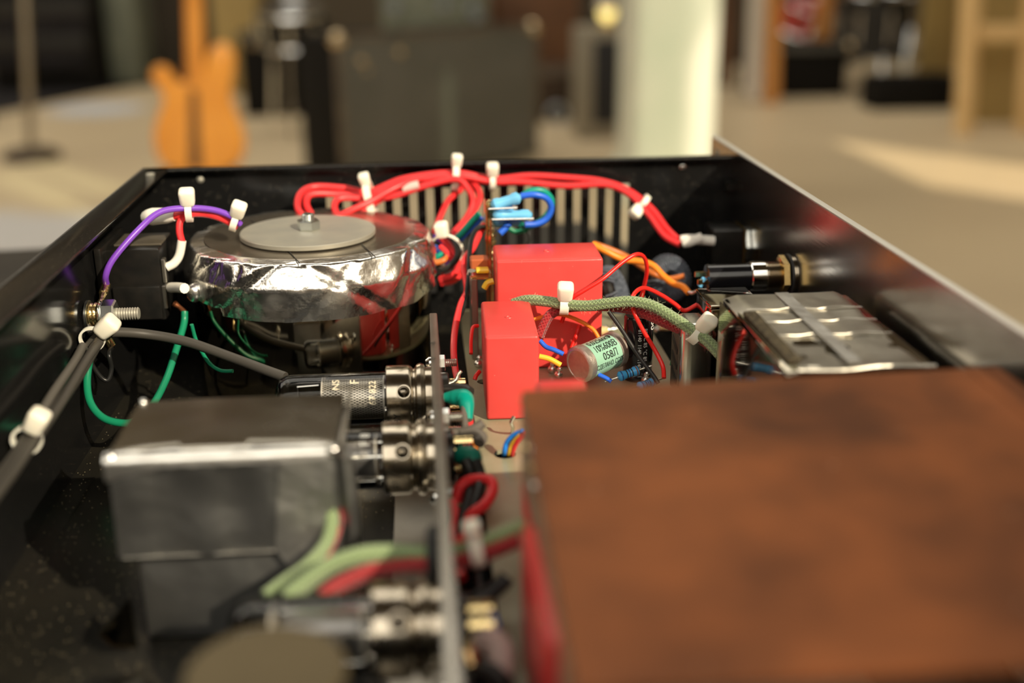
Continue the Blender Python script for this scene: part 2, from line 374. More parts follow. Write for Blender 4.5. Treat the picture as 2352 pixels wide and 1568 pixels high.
struct('wall_left', G().box((-9, -9.5, FZ), (-8.8, 9.4, 5.5)), 'hall_wall')
struct('wall_front', G().box((-8.8, -9.5, FZ), (4.8, -9.3, 4.2)), 'hall_wall')
struct('ceiling_shade', G().box((-9, -3.0, 6.3), (4.6, 3.2, 6.4)), 'hall_wall_dark')  # unseen partial slab, sized to keep bright sky out of the metal's reflections
def wall_with_openings():
    ops = [(-6.15, -4.35, 4.25, 5.4), (-3.25, -2.6, 5.0, 6.1), (-.74, -.27, 2.85, 4.4), (1.24, 2.40, .90, 1.92)]      # (y0, y1, z0, z1), placed to send sun onto table, guitar (added), pillar and floor
    g = G(); ys = [-9.3]+[q for a, b, *_ in ops for q in (a, b)]+[9.4]
    for i in range(0, len(ys), 2): g.box((4.6, ys[i], FZ), (4.62, ys[i+1], 9.5))
    for a, b, z0, z1 in ops: g.box((4.6, a, FZ), (4.62, b, z0)); g.box((4.6, a, z1), (4.62, b, 9.5))
    struct('wall_right', g, 'hall_wall')
wall_with_openings()
def dimming_pane():
    m = bpy.data.materials.new('dimming_pane'); m.use_nodes = True; nt = m.node_tree; nt.nodes.clear(); out = _n(nt, 'ShaderNodeOutputMaterial'); tr = _n(nt, 'ShaderNodeBsdfTransparent')
    tr.inputs[0].default_value = (.54, .60, .56, 1); nt.links.new(tr.outputs[0], out.inputs[0]); M['dimming_pane'] = m
dimming_pane()
wn = struct('sun_dimmer_1', G().box((4.605, -.74, 2.85), (4.612, -.42, 4.4)).add([(4.608, -.42, 3.60), (4.608, -.27, 3.70), (4.608, -.27, 4.4), (4.608, -.42, 4.4)], [(0, 1, 2, 3)]), 'dimming_pane', 0)  # unseen tinted pane, added to let dimmed sun onto the pillar
struct('sun_dimmer_2', G().box((4.605, -3.25, 5.0), (4.612, -2.6, 6.1)), 'dimming_pane', 0)  # unseen pane added so dimmed sun brightens the guitar
g = G(); g.rbox((.952, 4.40, 2.2), (.300, .40, 5.914), .012, 2)
g.rbox((.952, 4.40, FZ+.06), (.345, .445, .12), .01, 2)
o = struct('trim_1', g, 'pillar_paint'); o['label'] = 'pale green painted square pillar with a strip of sunlight'
# ---------------------------------------------------------------- the table the chassis stands on
mat('table_black', (.018, .017, .016), .4, 0, .4, bump=(300, .1, .0005), vary=(12, (.03, .028, .024), .8))
TZ = -.0045
t = thing('table', 'black table under the open chassis, its top seen at far left', 'table', (-.2, .1, FZ))
part('tabletop', G().prism([(-.85, -.5), (.33, -.5), (.30, .25), (.1176, .832), (-.85, .742)], TZ-.03, TZ), 'table_black', t)
for x, y in ((-.78, -.43), (.26, -.43), (-.78, .66), (.05, .74)): part('leg', G().box((x-.025, y-.025, FZ), (x+.025, y+.025, TZ-.03)), 'table_black', t)

# ---------------------------------------------------------------- far things on the hall floor
mat('guitar_wood', (.90, .36, .06), .32, 0, .5, coat=.5, vary=(9, (.80, .29, .045), .8))
mat('neck_wood', (.85, .34, .07), .4, vary=(14, (.62, .22, .035), .8)); mat('stripe_wood', (.14, .065, .03), .4)
mat('tolex', (.12, .118, .10), .55, 0, .4, bump=(260, .5, .001), vary=(6, (.15, .145, .125), .8))
mat('tolex_worn', (.17, .135, .095), .6, 0, .4, vary=(12, (.08, .065, .05), .9)); mat('tolex_black_shade', (.008, .007, .006), .75, 0, .2)
mat('corner_metal', (.70, .56, .36), .25, 1); mat('stand_metal', (.36, .30, .21), .35, .8); mat('stand_black', (.02, .018, .015), .5)
mat('pine', (.80, .56, .27), .5, 0, .4, vary=(5, (.70, .46, .20), .8)); mat('pine_orange', (.72, .33, .09), .5, vary=(6, (.58, .25, .06), .8)); mat('board_yellow', (.42, .30, .11), .6, vary=(3, (.34, .24, .085), .8))
mat('grille', (.02, .02, .022), .7); mat('grey_frame', (.30, .265, .20), .5); mat('dark_brown', (.06, .035, .018), .6, vary=(3, (.03, .018, .010), .8)); mat('brown_panel', (.17, .075, .03), .55, vary=(4, (.10, .045, .02), .8))
mat('rug_dark', (.016, .014, .014), .85, 0, .2, vary=(8, (.03, .027, .028), .8)); mat('drum_red', (.50, .02, .025), .3, coat=.5); mat('cream', (.62, .55, .44), .5)
mat('green_grey', (.20, .215, .16), .6, vary=(4, (.13, .145, .11), .8)); mat('blue_grey', (.11, .125, .16), .6); mat('silver_blue', (.50, .55, .60), .3, .8)
# guitar on its stand
gy = 3.9
def gpt(px, py): p = PY(px, py, gy); return (p.x, p.z)
body = [(455,398),(410,396),(375,380),(357,345),(353,305),(362,270),(374,240),(376,218),(362,198),(349,178),(350,160),(362,150),(378,150),(393,166),(402,182),(418,190),(470,170),(474,150),(482,118),(496,100),(515,97),(531,108),(540,130),(538,165),(531,200),(532,230),(545,262),(561,300),(565,335),(556,368),(532,390),(500,398)]
P2 = [gpt(*q) for q in body]
def outline_solid(P2, y0, y1, bev=.012):
    g = G(); n = len(P2); cx = sum(p[0] for p in P2)/n; cz = sum(p[1] for p in P2)/n
    rings = []
    for y, s in ((y0, .93), (y0+bev*.4, .98), (y0+bev, 1), (y1-bev, 1), (y1, .95)): rings.append([(cx+(x-cx)*s, y, cz+(z-cz)*s) for x, z in P2])
    vs = [q for r in rings for q in r]
    fs = [tuple(range(n)), tuple(range(5*n-1, 4*n-1, -1))]
    for j in range(4): fs += [(j*n+i, (j+1)*n+i, (j+1)*n+(i+1) % n, j*n+(i+1) % n) for i in range(n)]
    return g.add(vs, fs)
gc = PY(455, 300, gy)
t = thing('electric_guitar', 'orange wooden double-cutaway electric guitar upright on its stand', 'guitar', (gc.x, gy, FZ+.2))
bo = part('body', outline_solid(P2, gy-.022, gy+.022), 'guitar_wood', t)
a = PY(452, 385, gy); b = PY(447, 190, gy)
part('centre_stripe', G().add([(a.x-.022,gy-.024,a.z),(a.x+.022,gy-.024,a.z),(b.x+.012,gy-.024,b.z),(b.x-.012,gy-.024,b.z),(a.x-.022,gy-.02,a.z),(a.x+.022,gy-.02,a.z),(b.x+.012,gy-.02,b.z),(b.x-.012,gy-.02,b.z)],
     [(0,1,2,3),(7,6,5,4),(0,4,5,1),(1,5,6,2),(2,6,7,3),(3,7,4,0)]), 'stripe_wood', bo, 'dark stripe down the middle of the body')
a = PY(450, 205, gy); b = PY(436, -320, gy)
part('neck', G().tube([a, b], [.030, .026], 12, 4), 'neck_wood', t)
h0 = PY(436, -320, gy); part('headstock', G().rbox((h0.x-.01, gy, h0.z+.09), (.075, .016, .19), .006), 'neck_wood', t)
for k in range(4): part('tuning_peg', G().cyl((h0.x-.05, gy, h0.z+.04+k*.038), (h0.x-.085, gy, h0.z+.04+k*.038), .008, 10, .002), 'chrome', t)
st = thing('guitar_stand', 'black tubular stand holding the orange guitar', 'stand', (gc.x, gy+.05, FZ))
part('leg', G().tube([(gc.x-.02, gy+.05, FZ+.42), (gc.x-.2, gy-.1, FZ+.01)], .01), 'stand_black', st)
part('leg', G().tube([(gc.x+.02, gy+.05, FZ+.42), (gc.x+.2, gy-.1, FZ+.01)], .01), 'stand_black', st)
part('leg', G().tube([(gc.x, gy+.06, FZ+.42), (gc.x, gy+.3, FZ+.01)], .01), 'stand_black', st)
part('cradle', G().tube([(gc.x-.12, gy-.05, FZ+.235), (gc.x-.12, gy+.045, FZ+.2), (gc.x+.12, gy+.045, FZ+.2), (gc.x+.12, gy-.05, FZ+.235)], .01), 'stand_black', st)
# microphone stand
t = thing('microphone_stand', 'thin metal microphone stand on a round dark base at left', 'stand', (-1.86, 5.6, FZ))
b0 = PY(72, 352, 5.6); b1 = PY(38, -420, 5.9)
part('pole', G().tube([(b0.x, 5.6, FZ+.03), b1], .020, 10), 'stand_metal', t)
part('base', G().lathe((b0.x, 5.6, FZ), (0, 0, 1), [(0, .135), (.03, .135), (.05, .10), (.06, .03)], 28), 'dark_brown', t)
# large speaker cabinet, seen from behind
t = thing('speaker_cabinet', 'large black covered speaker cabinet with worn edges beside the pillar', 'speaker', (.1, 5.2, FZ))
A = PY(772, 86, 4.75); B = PY(1232, 62, 5.30); top = (A.z+B.z)/2
ux = Vector((B.x-A.x, B.y-A.y, 0)).normalized(); uy = Vector((-ux.y, ux.x, 0)); W = (Vector((B.x, B.y, 0))-Vector((A.x, A.y, 0))).length
Rc = Matrix((ux, uy, Vector((0, 0, 1)))).transposed(); ctr = Vector((A.x, A.y, 0))+ux*W/2+uy*.18
cb = part('body', G().rbox((ctr.x, ctr.y, (top+FZ+.02)/2), (W, .36, top-FZ-.02), .012, 2, Rc), 'tolex_black_shade', t)  # near-black colour paints in the shade of the cabinet's left side
part('back_panel', G().rbox(Vector((ctr.x, ctr.y, (top+FZ+.02)/2))-uy*.181, (W*.985, .012, (top-FZ-.02)*.985), .004, 2, Rc), 'tolex', t, 'grey back panel, lighter than the body painted dark for shade')
part('edge_strip', G().rbox(Vector((ctr.x, ctr.y, top))-uy*.176, (W*.98, .03, .022), .004, 2, Rc), 'tolex_worn', t)
for s in (-1, 1): part('edge_strip', G().rbox(Vector((ctr.x, ctr.y, (top+FZ)/2))-uy*.178+ux*s*(W/2-.006), (.022, .03, (top-FZ)*.94), .004, 2, Rc), 'tolex_worn', t)
for sx in (-1, 1):
    part('corner_protector', G().ball(Vector((ctr.x, ctr.y, top-.008))-uy*.168+ux*sx*(W/2-.012), .034), 'corner_metal', t)
for px, py in ((815, 137), (937, 121), (832, 160)):
    q = PY(px, py, 4.85); d = (q-Vector((A.x, A.y, 0))).dot(ux); w0 = Vector((A.x, A.y, q.z))+ux*d
    part('screw', G().ball(w0-uy*.008, .018 if py < 150 else .011, 12, -uy, .5), 'corner_metal', t)
for s in (-1, 1): part('foot', G().rbox(Vector((ctr.x, ctr.y, FZ+.01))+ux*s*(W/2-.08), (.06, .25, .02), .003, 1, Rc), 'rubber', t)
q = PY(965, 325, 4.98); part('jack_plate', G().lathe(Vector((q.x, 4.985, q.z)), -uy, [(0, .024), (.006, .022)], 16), 'green_grey', t)
# small speaker with grey frame
A = PY(1333, 66, 5.8); B = PY(1450, 60, 5.8); bz = FZ
t = thing('monitor_speaker', 'small grey-framed speaker with black grille against the pillar', 'speaker', ((A.x+B.x)/2, 5.96, FZ))
part('body', G().rbox(((A.x+B.x)/2, 5.96, (A.z+bz)/2), (B.x-A.x, .3, A.z-bz), .01), 'grey_frame', t)
a = PY(1365, 92, 5.8); b = PY(1422, 285, 5.8)
part('grille', G().rbox(((a.x+b.x)/2, 5.808, (a.z+b.z)/2), (b.x-a.x, .012, a.z-b.z), .004), 'grille', t)
# brass work lamp on top of the speaker
p = PY(1395, 30, 5.95)
t = thing('work_lamp', 'small glowing yellow lamp on top of the grey-framed speaker', 'lamp', (p.x, 5.95, A.z))
mat('lamp_glow', (1.0, .80, .28), .4, emit=1.6)
part('foot', G().lathe((p.x, 5.95, A.z), (0, 0, 1), [(0, .05), (.015, .05), (.02, .012), (p.z-A.z-.02, .012)], 16), 'brass', t)
part('bulb', G().ball(p, .042), 'lamp_glow', t)
part('shade', G().lathe(p+Vector((0, 0, .02)), (0, 0, 1), [(0, .06), (.10, .035), (.10, .031), (.002, .056)], 20), 'cream', t)
# clutter along the back of the hall: boxes built with their own faces and fittings
def crate(name, label, cat, x0, y0, x1, y1, Y, depth, m, m2=None, lid=True, base=0.0):
    a = PY(x0, y0, Y); b = PY(x1, y1, Y); zb = FZ+base
    t = thing(name, label, cat, ((a.x+b.x)/2, Y+depth/2, zb))
    part('body', G().rbox(((a.x+b.x)/2, Y+depth/2, (a.z+zb)/2), (b.x-a.x, depth, a.z-zb), .012), m, t)
    if lid: part('trim_strip', G().rbox(((a.x+b.x)/2, Y-.004, a.z-.02), ((b.x-a.x)*1.0, .02, .035), .004), m2 or 'corner_metal', t)
    return t, a, b
t, a, b = crate('flight_case', 'black flight case standing right of the pillar at the back', 'case', 1752, 105, 1942, 226, 7.3, .5, 'tolex_black_shade', 'tolex', True)
for s in (0, 1): part('corner_protector', G().ball((a.x*(1-s)+b.x*s, 7.3, a.z-.01), .03), 'corner_metal', t)
t, a, b = crate('mixing_desk', 'grey mixing desk with small lights behind the speaker cabinet', 'mixer', 872, -60, 1122, 45, 6.6, .6, 'green_grey', 'stand_black')
for px, py in ((905, 18), (1020, 12), (1085, 20), (1095, 35)):
    q = PY(px, py, 6.58); part('knob', G().lathe(q, (0, -1, 0), [(0, .035), (.03, .03)], 14), 'silver_blue', t)
t, a, b = crate('wooden_crate', 'brown wooden crate behind the right end of the speaker cabinet', 'crate', 1128, -90, 1330, 60, 7.2, .5, 'brown_panel', 'dark_brown')
t, a, b = crate('drum_case', 'dark brown case on the floor between cabinet and small speaker', 'case', 1235, 160, 1330, 290, 6.45, .4, 'dark_brown', 'tolex_worn')
q = PY(1280, 262, 6.42); part('handle', G().torus(q, (0, 1, 0), .05, .012), 'silver_blue', t)
t, a, b = crate('equipment_rack', 'dark equipment rack at the back left behind the microphone stand', 'rack', -60, -120, 215, 120, 8.3, .6, 'tolex_black_shade', 'blue_grey', True, .0125)
for k in range(4):
    q = PY(70, 20+k*40, 8.28); part('rack_unit', G().rbox((q.x, 8.285, q.z), (.75, .03, .10), .005), 'rug_dark' if k % 2 else 'stand_black', t)
t, a, b = crate('grey_locker', 'grey-green metal locker at the back behind the guitar', 'locker', 215, -160, 328, 165, 8.6, .5, 'green_grey', 'green_grey', True, .0125)
part('door', G().rbox(((a.x+b.x)/2, 8.585, (a.z+FZ)/2+.02), ((b.x-a.x)*.88, .02, (a.z-FZ)*.92), .004), 'green_grey', t)
t, a, b = crate('cupboard', 'dark brown cupboard at the back between guitar neck and amplifiers', 'cupboard', 470, -130, 600, 150, 8.0, .5, 'board_yellow', 'dark_brown', True, .0125)
t, a, b = crate('black_amplifier', 'black amplifier box on the floor at the back behind the guitar', 'amplifier', 545, 75, 690, 205, 6.9, .4, 'tolex_black_shade', 'tolex')
for k in range(3): q = PY(580+k*35, 100, 6.88); part('knob', G().lathe(q, (0, -1, 0), [(0, .022), (.02, .018)], 12), 'corner_metal', t)
# stage riser and rug at left
A = [PZ(-40, 268, FZ), PZ(330, 196, FZ), PZ(545, 190, FZ), PZ(520, 165, FZ), PZ(-40, 168, FZ)]
single('rug', 'dark patterned rug lying on the floor at the back left', 'rug', G().prism([(p.x, p.y) for p in A], FZ, FZ+.012), 'rug_dark')
q = PZ(0, 285, FZ); single('stage_block', 'low black stage block at the far left edge', 'block', G().rbox((q.x-.42, q.y-.12, FZ+.1), (.75, .3, .2), .01), 'tolex_black_shade')
# drum hardware with chrome
def drum(name, label, px, py, Y, r, depth, m, axis, cat='drum'):
    c = PY(px, py, Y); t = thing(name, label, cat, (c.x, c.y, FZ)); a = Vector(axis).normalized()
    sh = part('shell', G().lathe(c-a*depth/2, a, [(0, r), (depth, r)], 36), m, t)
    for s in (0, 1): part('rim', G().torus(c+a*depth*(s-.5), a, r, .012), 'chrome', t)
    _, u, v = frame(a)
    for k in range(8):
        d = u*math.cos(k*.785)+v*math.sin(k*.785); part('lug', G().tube([c+d*(r+.012)-a*depth*.25, c+d*(r+.012)+a*depth*.25], .012), 'chrome', t)
    for k in range(3):
        d = Vector((math.cos(k*2.1+.4), math.sin(k*2.1+.4), 0)); part('leg', G().tube([c+d*r*.8, Vector((c.x+d.x*r*1.15, c.y+d.y*r*1.15, FZ+.012))], .011), 'chrome', t)
    return t
drum('floor_tom', 'chrome-rimmed black floor drum behind the flight case', 2010, 60, 7.6, .24, .40, 'stand_black', (0, 0, 1))
drum('small_drum', 'red shelled drum at the back above the flight case', 1850, 40, 8.6, .19, .2, 'drum_red', (.15, -.3, 1))
drum('snare_drum', 'chrome drum at the back left of the speaker cabinet', 672, 60, 6.2, .17, .16, 'stand_black', (0, -.2, 1))
t = thing('cymbal_stand', 'chrome cymbal stand with brass cymbal at the back right', 'stand', (PY(2095, 100, 7.4).x, 7.4, FZ))
c = PY(2095, 40, 7.4)
part('pole', G().tube([(c.x, 7.4, FZ+.3), (c.x, 7.4, c.z+.4)], .014), 'chrome', t)
for k in range(3): part('leg', G().tube([(c.x, 7.4, FZ+.42), (c.x+.25*math.cos(k*2.1), 7.4+.25*math.sin(k*2.1), FZ+.012)], .011), 'chrome', t)
part('cymbal', G().lathe((c.x, 7.4, c.z+.38), (.1, -.15, 1), [(0, .2), (.02, .06), (.045, .05), (.05, .01)], 28), 'brass', t)
part('clamp', G().ball(PY(2095, 102, 7.4), .04), 'chrome', t)
# wooden legs and boards leaning at the back right
def plank(name, label, p0, p1, wd, m, cat='plank', group=None):
    a, b = Vector(p0), Vector(p1); d = (b-a).normalized(); s = Vector((1, 0, 0)); s = (s-d*s.dot(d)).normalized(); n = d.cross(s)
    R = Matrix((s, n, d)).transposed(); single(name, label, cat, G().rbox((a+b)/2, (wd, .05, (b-a).length), .006, 1, R), m, group)
plank('wooden_post', 'orange wooden post in front of the flight case', (PY(1773, 225, 7.05).x, 7.05, FZ), PY(1783, -260, 7.05), .085, 'pine_orange', 'post')
plank('leaning_board', 'pale board leaning left of the orange wooden post', (PY(1712, 170, 7.3).x, 7.1, FZ+.01), PY(1748, -200, 7.5), .10, 'cream', 'board')
plank('brown_post', 'brown wooden post behind the right end of the flight case', (PY(1905, 100, 7.95).x, 8.1, FZ), PY(1915, -260, 8.1), .10, 'pine_orange', 'post')
plank('dark_board', 'dark brown board leaning against the pillar at the back', (PY(1680, 200, 7.7).x, 8.0, FZ), PY(1668, -260, 8.1), .16, 'brown_panel', 'board')
c = PY(1962, 12, 7.9); single('red_cloth', 'small red cloth bag hanging at the back above the dark drum', 'bag', G().rbox(c, (.16, .1, .2), .04, 3), 'drum_red')
# shelf unit at right
Ys = 5.75
def vx(px): return PY(px, 200, Ys).x
t = thing('wooden_shelf', 'pale wooden shelf frame with yellow-brown panels at the right edge', 'shelf', (vx(2280), Ys+.2, FZ))
def leg(px0, py0, px1, py1, wpx, Y=Ys):
    a = PY(px0, py0, Y); b = PY(px1, py1, Y); a.z = max(a.z, FZ)
    part('leg', G().tube([a, b], .058 if wpx > 40 else .045, 4, 2), 'pine', t, smooth=0)
leg(2212, 312, 2246, -250, 46); leg(2345, 340, 2385, -250, 34)
a = PY(2235, 62, Ys); b = PY(2480, 62, Ys); part('rail', G().rbox(((a.x+b.x)/2, Ys, a.z-.03), (b.x-a.x, .05, .085), .006), 'pine', t)
a = PY(2238, 100, Ys+.35); b = PY(2480, 285, Ys+.35); part('back_panel', G().rbox(((a.x+b.x)/2, Ys+.35, (a.z+.7+FZ)/2), (b.x-a.x, .03, a.z+.7-FZ), .003), 'board_yellow', t)
a = PY(2128, 100, 6.9); b = PY(2215, 100, 6.9)
single('plywood_board', 'tall yellow-brown board leaning left of the wooden shelf', 'board', G().rbox(((a.x+b.x)/2, 7.0, (FZ+1.2)/2), (b.x-a.x, .04, 1.2-FZ), .004), 'board_yellow')
q = PY(2060, 225, 6.9); single('cable_box', 'low black box on the floor beside the drum', 'box', G().rbox((q.x, 6.75, FZ+.1), (.50, .25, .2), .012), 'tolex_black_shade')
# ---------------------------------------------------------------- chassis
XL, XR, YF, YN, ZR = -.139, .1635, .583, .140, .088
ch = thing('chassis', 'open black metal equipment chassis with slotted far wall and bare metal front panel', 'chassis', (0, .36, TZ))
bp_ = part('base_plate', G().box((XL, YN, TZ), (XR, YF+.0015, 0)), 'black_floor', ch)
part('flange', G().box((XL+.0013, YN+.002, 0), (-.1292, YF-.002, .0011)), 'black_floor', bp_)
rp = part('rear_panel', G().box((XL, YN, 0), (XL+.0013, YF+.0015, ZR)), 'black_paint', ch)
g = G().rbox(((XL-.1258)/2, (YN+YF)/2, ZR-.0004), (.0133, YF-YN+.002, .0014), .0005, 2); part('lip', g, 'black_paint', rp)
part('edge_strip', G().rbox((XL-.0001, (YN+YF)/2, ZR+.0002), (.0006, YF-YN, .0006), .0001, 1), 'plate_grey', rp)  # thin grey metal strip drawing a paler line along the outer edge
part('screw', G().lathe((-.1320, .566, ZR+.0003), (0, 0, 1), [(0, .0022), (.0005, .0018)], 14), 'washer_zinc', rp)
# far wall with ventilation slots
g = G(); pitch = 37.4; x0 = PY(757, 433, YF).x; x1 = PY(1437, 433, YF).x; n = 19; dx = (x1-x0)/(n-1); hw = .0021
zt, zb = .0745, .018
g.box((XL+.0013, YF, 0), (x0-hw, YF+.0013, ZR)); g.box((x1+hw, YF, 0), (XR, YF+.0013, ZR))
g.box((x0-hw, YF, zt), (x1+hw, YF+.0013, ZR)); g.box((x0-hw, YF, 0), (x1+hw, YF+.0013, zb))
for i in range(n-1): g.box((x0+i*dx+hw, YF, zb), (x0+(i+1)*dx-hw, YF+.0013, zt))
fw = part('side_panel', g, 'black_paint', ch, 'far black wall with a row of ventilation slots')
part('lip', G().rbox(((XL+XR)/2, YF-.0022, ZR-.0004), (XR-XL-.004, .0070, .0014), .0005, 2), 'black_paint', fw)
for px, py in ((460, 412), (1568, 383)):
    q = PY(px, py, YF); part('screw', G().ball(q, .0018 if px < 1000 else .0021, 12, (0, -1, 0), .6), 'washer_zinc' if px < 1000 else 'steel_bright', fw)  # right one is a bright ball standing in for light through a hole
q = PY(1672, 424, YF); part('screw', G().lathe(q, (0, -1, 0), [(0, .0025), (.006, .0025)], 10), 'plastic_black', fw)
q = PX(352, 462, XL+.001); part('screw', G().thread(q, q+Vector((.010, 0, 0)), .0022, .0008), 'plastic_dark', rp)
part('side_panel', G().box((XL, YN-.0013, 0), (XR, YN, ZR-.004)), 'black_paint', ch)
# front panel: thick brushed plate with rack ears and a slot in the ear
g = G(); zp0, zp1 = TZ, .0905
g.box((XR, .085, zp0), (XR+.003, .611, zp1)); g.box((XR, .611, zp0), (XR+.003, .622, .0775)); g.box((XR, .611, .0855), (XR+.003, .622, zp1)); g.box((XR, .622, zp0), (XR+.003, .630, zp1))
fp = part('front_panel', g, 'panel_metal', ch, 'bare brushed metal front panel')
part('panel_edge', G().rbox((XR+.0015, .3575, zp1+.0001), (.0032, .545, .0008), .0003, 2), 'edge_metal', fp, 'pale raw top edge of the front panel')

# ---------------------------------------------------------------- toroidal transformer, upper left
tc_ = Vector((-.0508, .509, 0)); RT = .0535
t = thing('toroidal_transformer', 'large round transformer in a mirror can with crumpled silver foil around its top', 'transformer', tc_)
can = part('can', G().lathe(tc_, (0, 0, 1), [(0, RT-.001), (.001, RT), (.060, RT), (.063, RT-.002)], 96), 'can_mirror', t)
# crumpled foil band: top skirt, rounded shoulder, wall and ragged lower hem
from mathutils import noise as mn
def foil_band():
    g = G(); seg = 300; rings = 34
    rnd = random.Random(4); folds = []
    for _ in range(70): folds.append((rnd.uniform(0, 2*math.pi), rnd.uniform(-1.1, 1.1), rnd.choice((.022, .04, .07, .12)), rnd.uniform(-.0011, .0007), rnd.uniform(.2, .95)))
    for k in range(seg):
        th = 2*math.pi*k/seg; d = Vector((math.cos(th), math.sin(th), 0))
        hem = .0462+.0010*mn.noise(Vector((math.cos(th)*2.2, math.sin(th)*2.2, 3)))+(.0030 if 3.4 < th < 4.05 else 0)
        for j in range(rings):
            s = j/(rings-1)
            if s < .22:   f = s/.22; r = .0466+f*.0052; z = .0706-.0006*f
            elif s < .36: f = (s-.22)/.14; a = f*1.13; r = .0518+.0018*math.sin(a)/.9; z = .0682+.0018*math.cos(a)
            elif s < .64: f = (s-.36)/.28; r = .0536+.0034*f; z = .0690-.0095*f          # leaning collar
            else:         f = (s-.64)/.36; r = .0570-.0012*f; z = .0595+(hem-.0595)*f
            dd = mn.noise(Vector((math.cos(th)*5, math.sin(th)*5, z*60)))*.0010
            for (t0, sl_, wd, am, zc) in folds:                                       # straight slanted creases
                q = ((th-t0-sl_*(s-.5)+math.pi) % (2*math.pi))-math.pi
                if abs(q) < wd: dd += am*(1-abs(q)/wd)*min(1, s*2.5)
            k_ = .35 if s < .2 else 1
            g.v.append(tc_+d*(r+dd*k_)+Vector((0, 0, z+dd*.35*(1 if s < .64 else 0)))); g.uv.append((0, 0))
    for k in range(seg):
        k2 = (k+1) % seg
        for j in range(rings-1): g.f.append((k*rings+j, k*rings+j+1, k2*rings+j+1, k2*rings+j))
    return g
part('foil_band', foil_band(), 'foil', t, 'crumpled bright silver foil band', smooth=50)
part('top_film', G().lathe(tc_, (0, 0, 1), [(.062, .045), (.0698, .0475), (.0708, .0468), (.0706, .0)], 96), 'dark_film', t, 'dark glossy film over the top')
# cuts in the film
for (pa, pb) in (((655, 568), (688, 604)), ((830, 560), (862, 590)), ((575, 505), (590, 514))):
    a = PZ(*pa, .0712); b = PZ(*pb, .0709); part('slit', G().tube([a, b], .00022, 5, 3), 'ink_black', t)
wr = part('clamp_washer', G().lathe(tc_+Vector((-.0003, -.0065, .0712)), (0, 0, 1), [(0, .0296), (.0004, .0300), (.0019, .0300), (.0023, .0296), (.0023, .0)], 72), 'washer_zinc', t, 'round grey clamping plate')
nc = tc_+Vector((0, -.0055, .0735))
nt_ = part('nut', G().nut(nc, (0, 0, 1), .0052, .0044, phase=.35), 'zinc', t, 'bright hexagon nut')
part('bolt', G().thread(nc+Vector((0, 0, .0040)), nc+Vector((0, 0, .0072)), .0028, .0006), 'zinc', nt_)
# round lump of foil on the left of the can
q = PY(447, 672, .478); part('foil_lump', G().ball(q, .0036, 14, (0, 0, 1), 1.2), 'foil', t, 'small ball of shiny foil')

# ---------------------------------------------------------------- foil-wrapped box, middle left
t = thing('shielded_transformer', 'box-shaped transformer wrapped in dull metal foil in front of the round one', 'transformer', (-.058, .3155, 0))
fx0, fx1, fy0, fy1 = -.0895, -.0265, .2945, .3365
g = G(); g.rbox(((fx0+fx1)/2+.001, (fy0+fy1)/2, .0165), (fx1-fx0-.007, fy1-fy0-.004, .033), .0012, 2); part('core', g, 'foil_grey', t, 'dark grey tape-wrapped lower half')
def foil_shell():
    g = G(); nx, ny = 40, 10
    def crump(p, am): return p+Vector((mn.noise(p*45), mn.noise(p*45+Vector((9, 0, 0))), mn.noise(p*45+Vector((0, 9, 0)))))*am
    rows = []
    for j in range(30):                                   # from the back of the top over the front lip down the front face
        row = []
        for i in range(nx+1):
            x = fx0+(fx1-fx0)*i/nx
            if j < 10: p = Vector((x, fy1+(fy0+.0030-fy1)*j/9, .0600+.0012*math.sin(i/nx*3.1)*(j/9)))
            elif j < 17:
                a = (j-9)/7*math.pi/2; p = Vector((x, fy0+.0030-.0030*math.sin(a), .0570+.0030*math.cos(a)))
            else: p = Vector((x, fy0-.0004*math.sin(i*.5), .0570+(.0285-.0570)*(j-16)/13))
            row.append(crump(p, .0003 if j < 9 else .0008))
        rows.append(row)
    out = []
    for j0, j1 in ((0, 16), (16, 29)):
        g = G(); g.add([p for r in rows[j0:j1+1] for p in r], [(j*(nx+1)+i, (j+1)*(nx+1)+i, (j+1)*(nx+1)+i+1, j*(nx+1)+i+1) for j in range(j1-j0) for i in range(nx)]); out.append(g)
    return out
ft, ff = foil_shell()
part('foil_top', ft, 'foil_dull', t, 'smooth dark foil top', smooth=60); part('foil_front', ff, 'foil_front', t, 'dull grey foil front', smooth=60)
g = G().box((fx0+.0004, fy0+.002, .028), (fx1-.0004, fy1, .0585)); part('inner_body', g, 'foil_grey', t)
g = G(); vs = []
for i in range(41):
    x = fx0-.0006+(fx1-fx0)*.97*i/40; dp = .0006+.0045*max(0, 1-i/11)+.0003*math.sin(i*1.7)
    for k in range(8):
        a = k/7*1.75; vs.append(Vector((x, fy0+.0018-.0027*math.sin(a), .0580+.0027*math.cos(a)))+(Vector((0, -.0003, -dp*.8)) if k == 7 else Vector((0, 0, .0004*mn.noise(Vector((x*160, k, 0)))))))
g.add(vs, [(i*8+k, i*8+k+1, (i+1)*8+k+1, (i+1)*8+k) for i in range(40) for k in range(7)])
part('foil_lip', g, 'foil_lip', t, 'bright folded foil lip along the front edge', smooth=60)
part('foil_hem', G().rbox(((fx0+fx1)/2, fy0-.0003, .0285), (fx1-fx0-.002, .0006, .0012), .0002, 1), 'foil_dull', t)
# second strip of foil on the front, at right
a = [PY(640, 1062, fy0-.0012), PY(768, 1050, fy0-.0012), PY(758, 1300, fy0-.0012), PY(690, 1335, fy0-.0012), PY(632, 1262, fy0-.0012)]
part('foil_patch', G().slab(a, -.0005), 'foil_patch', t, 'lighter foil strip on the front', smooth=0)
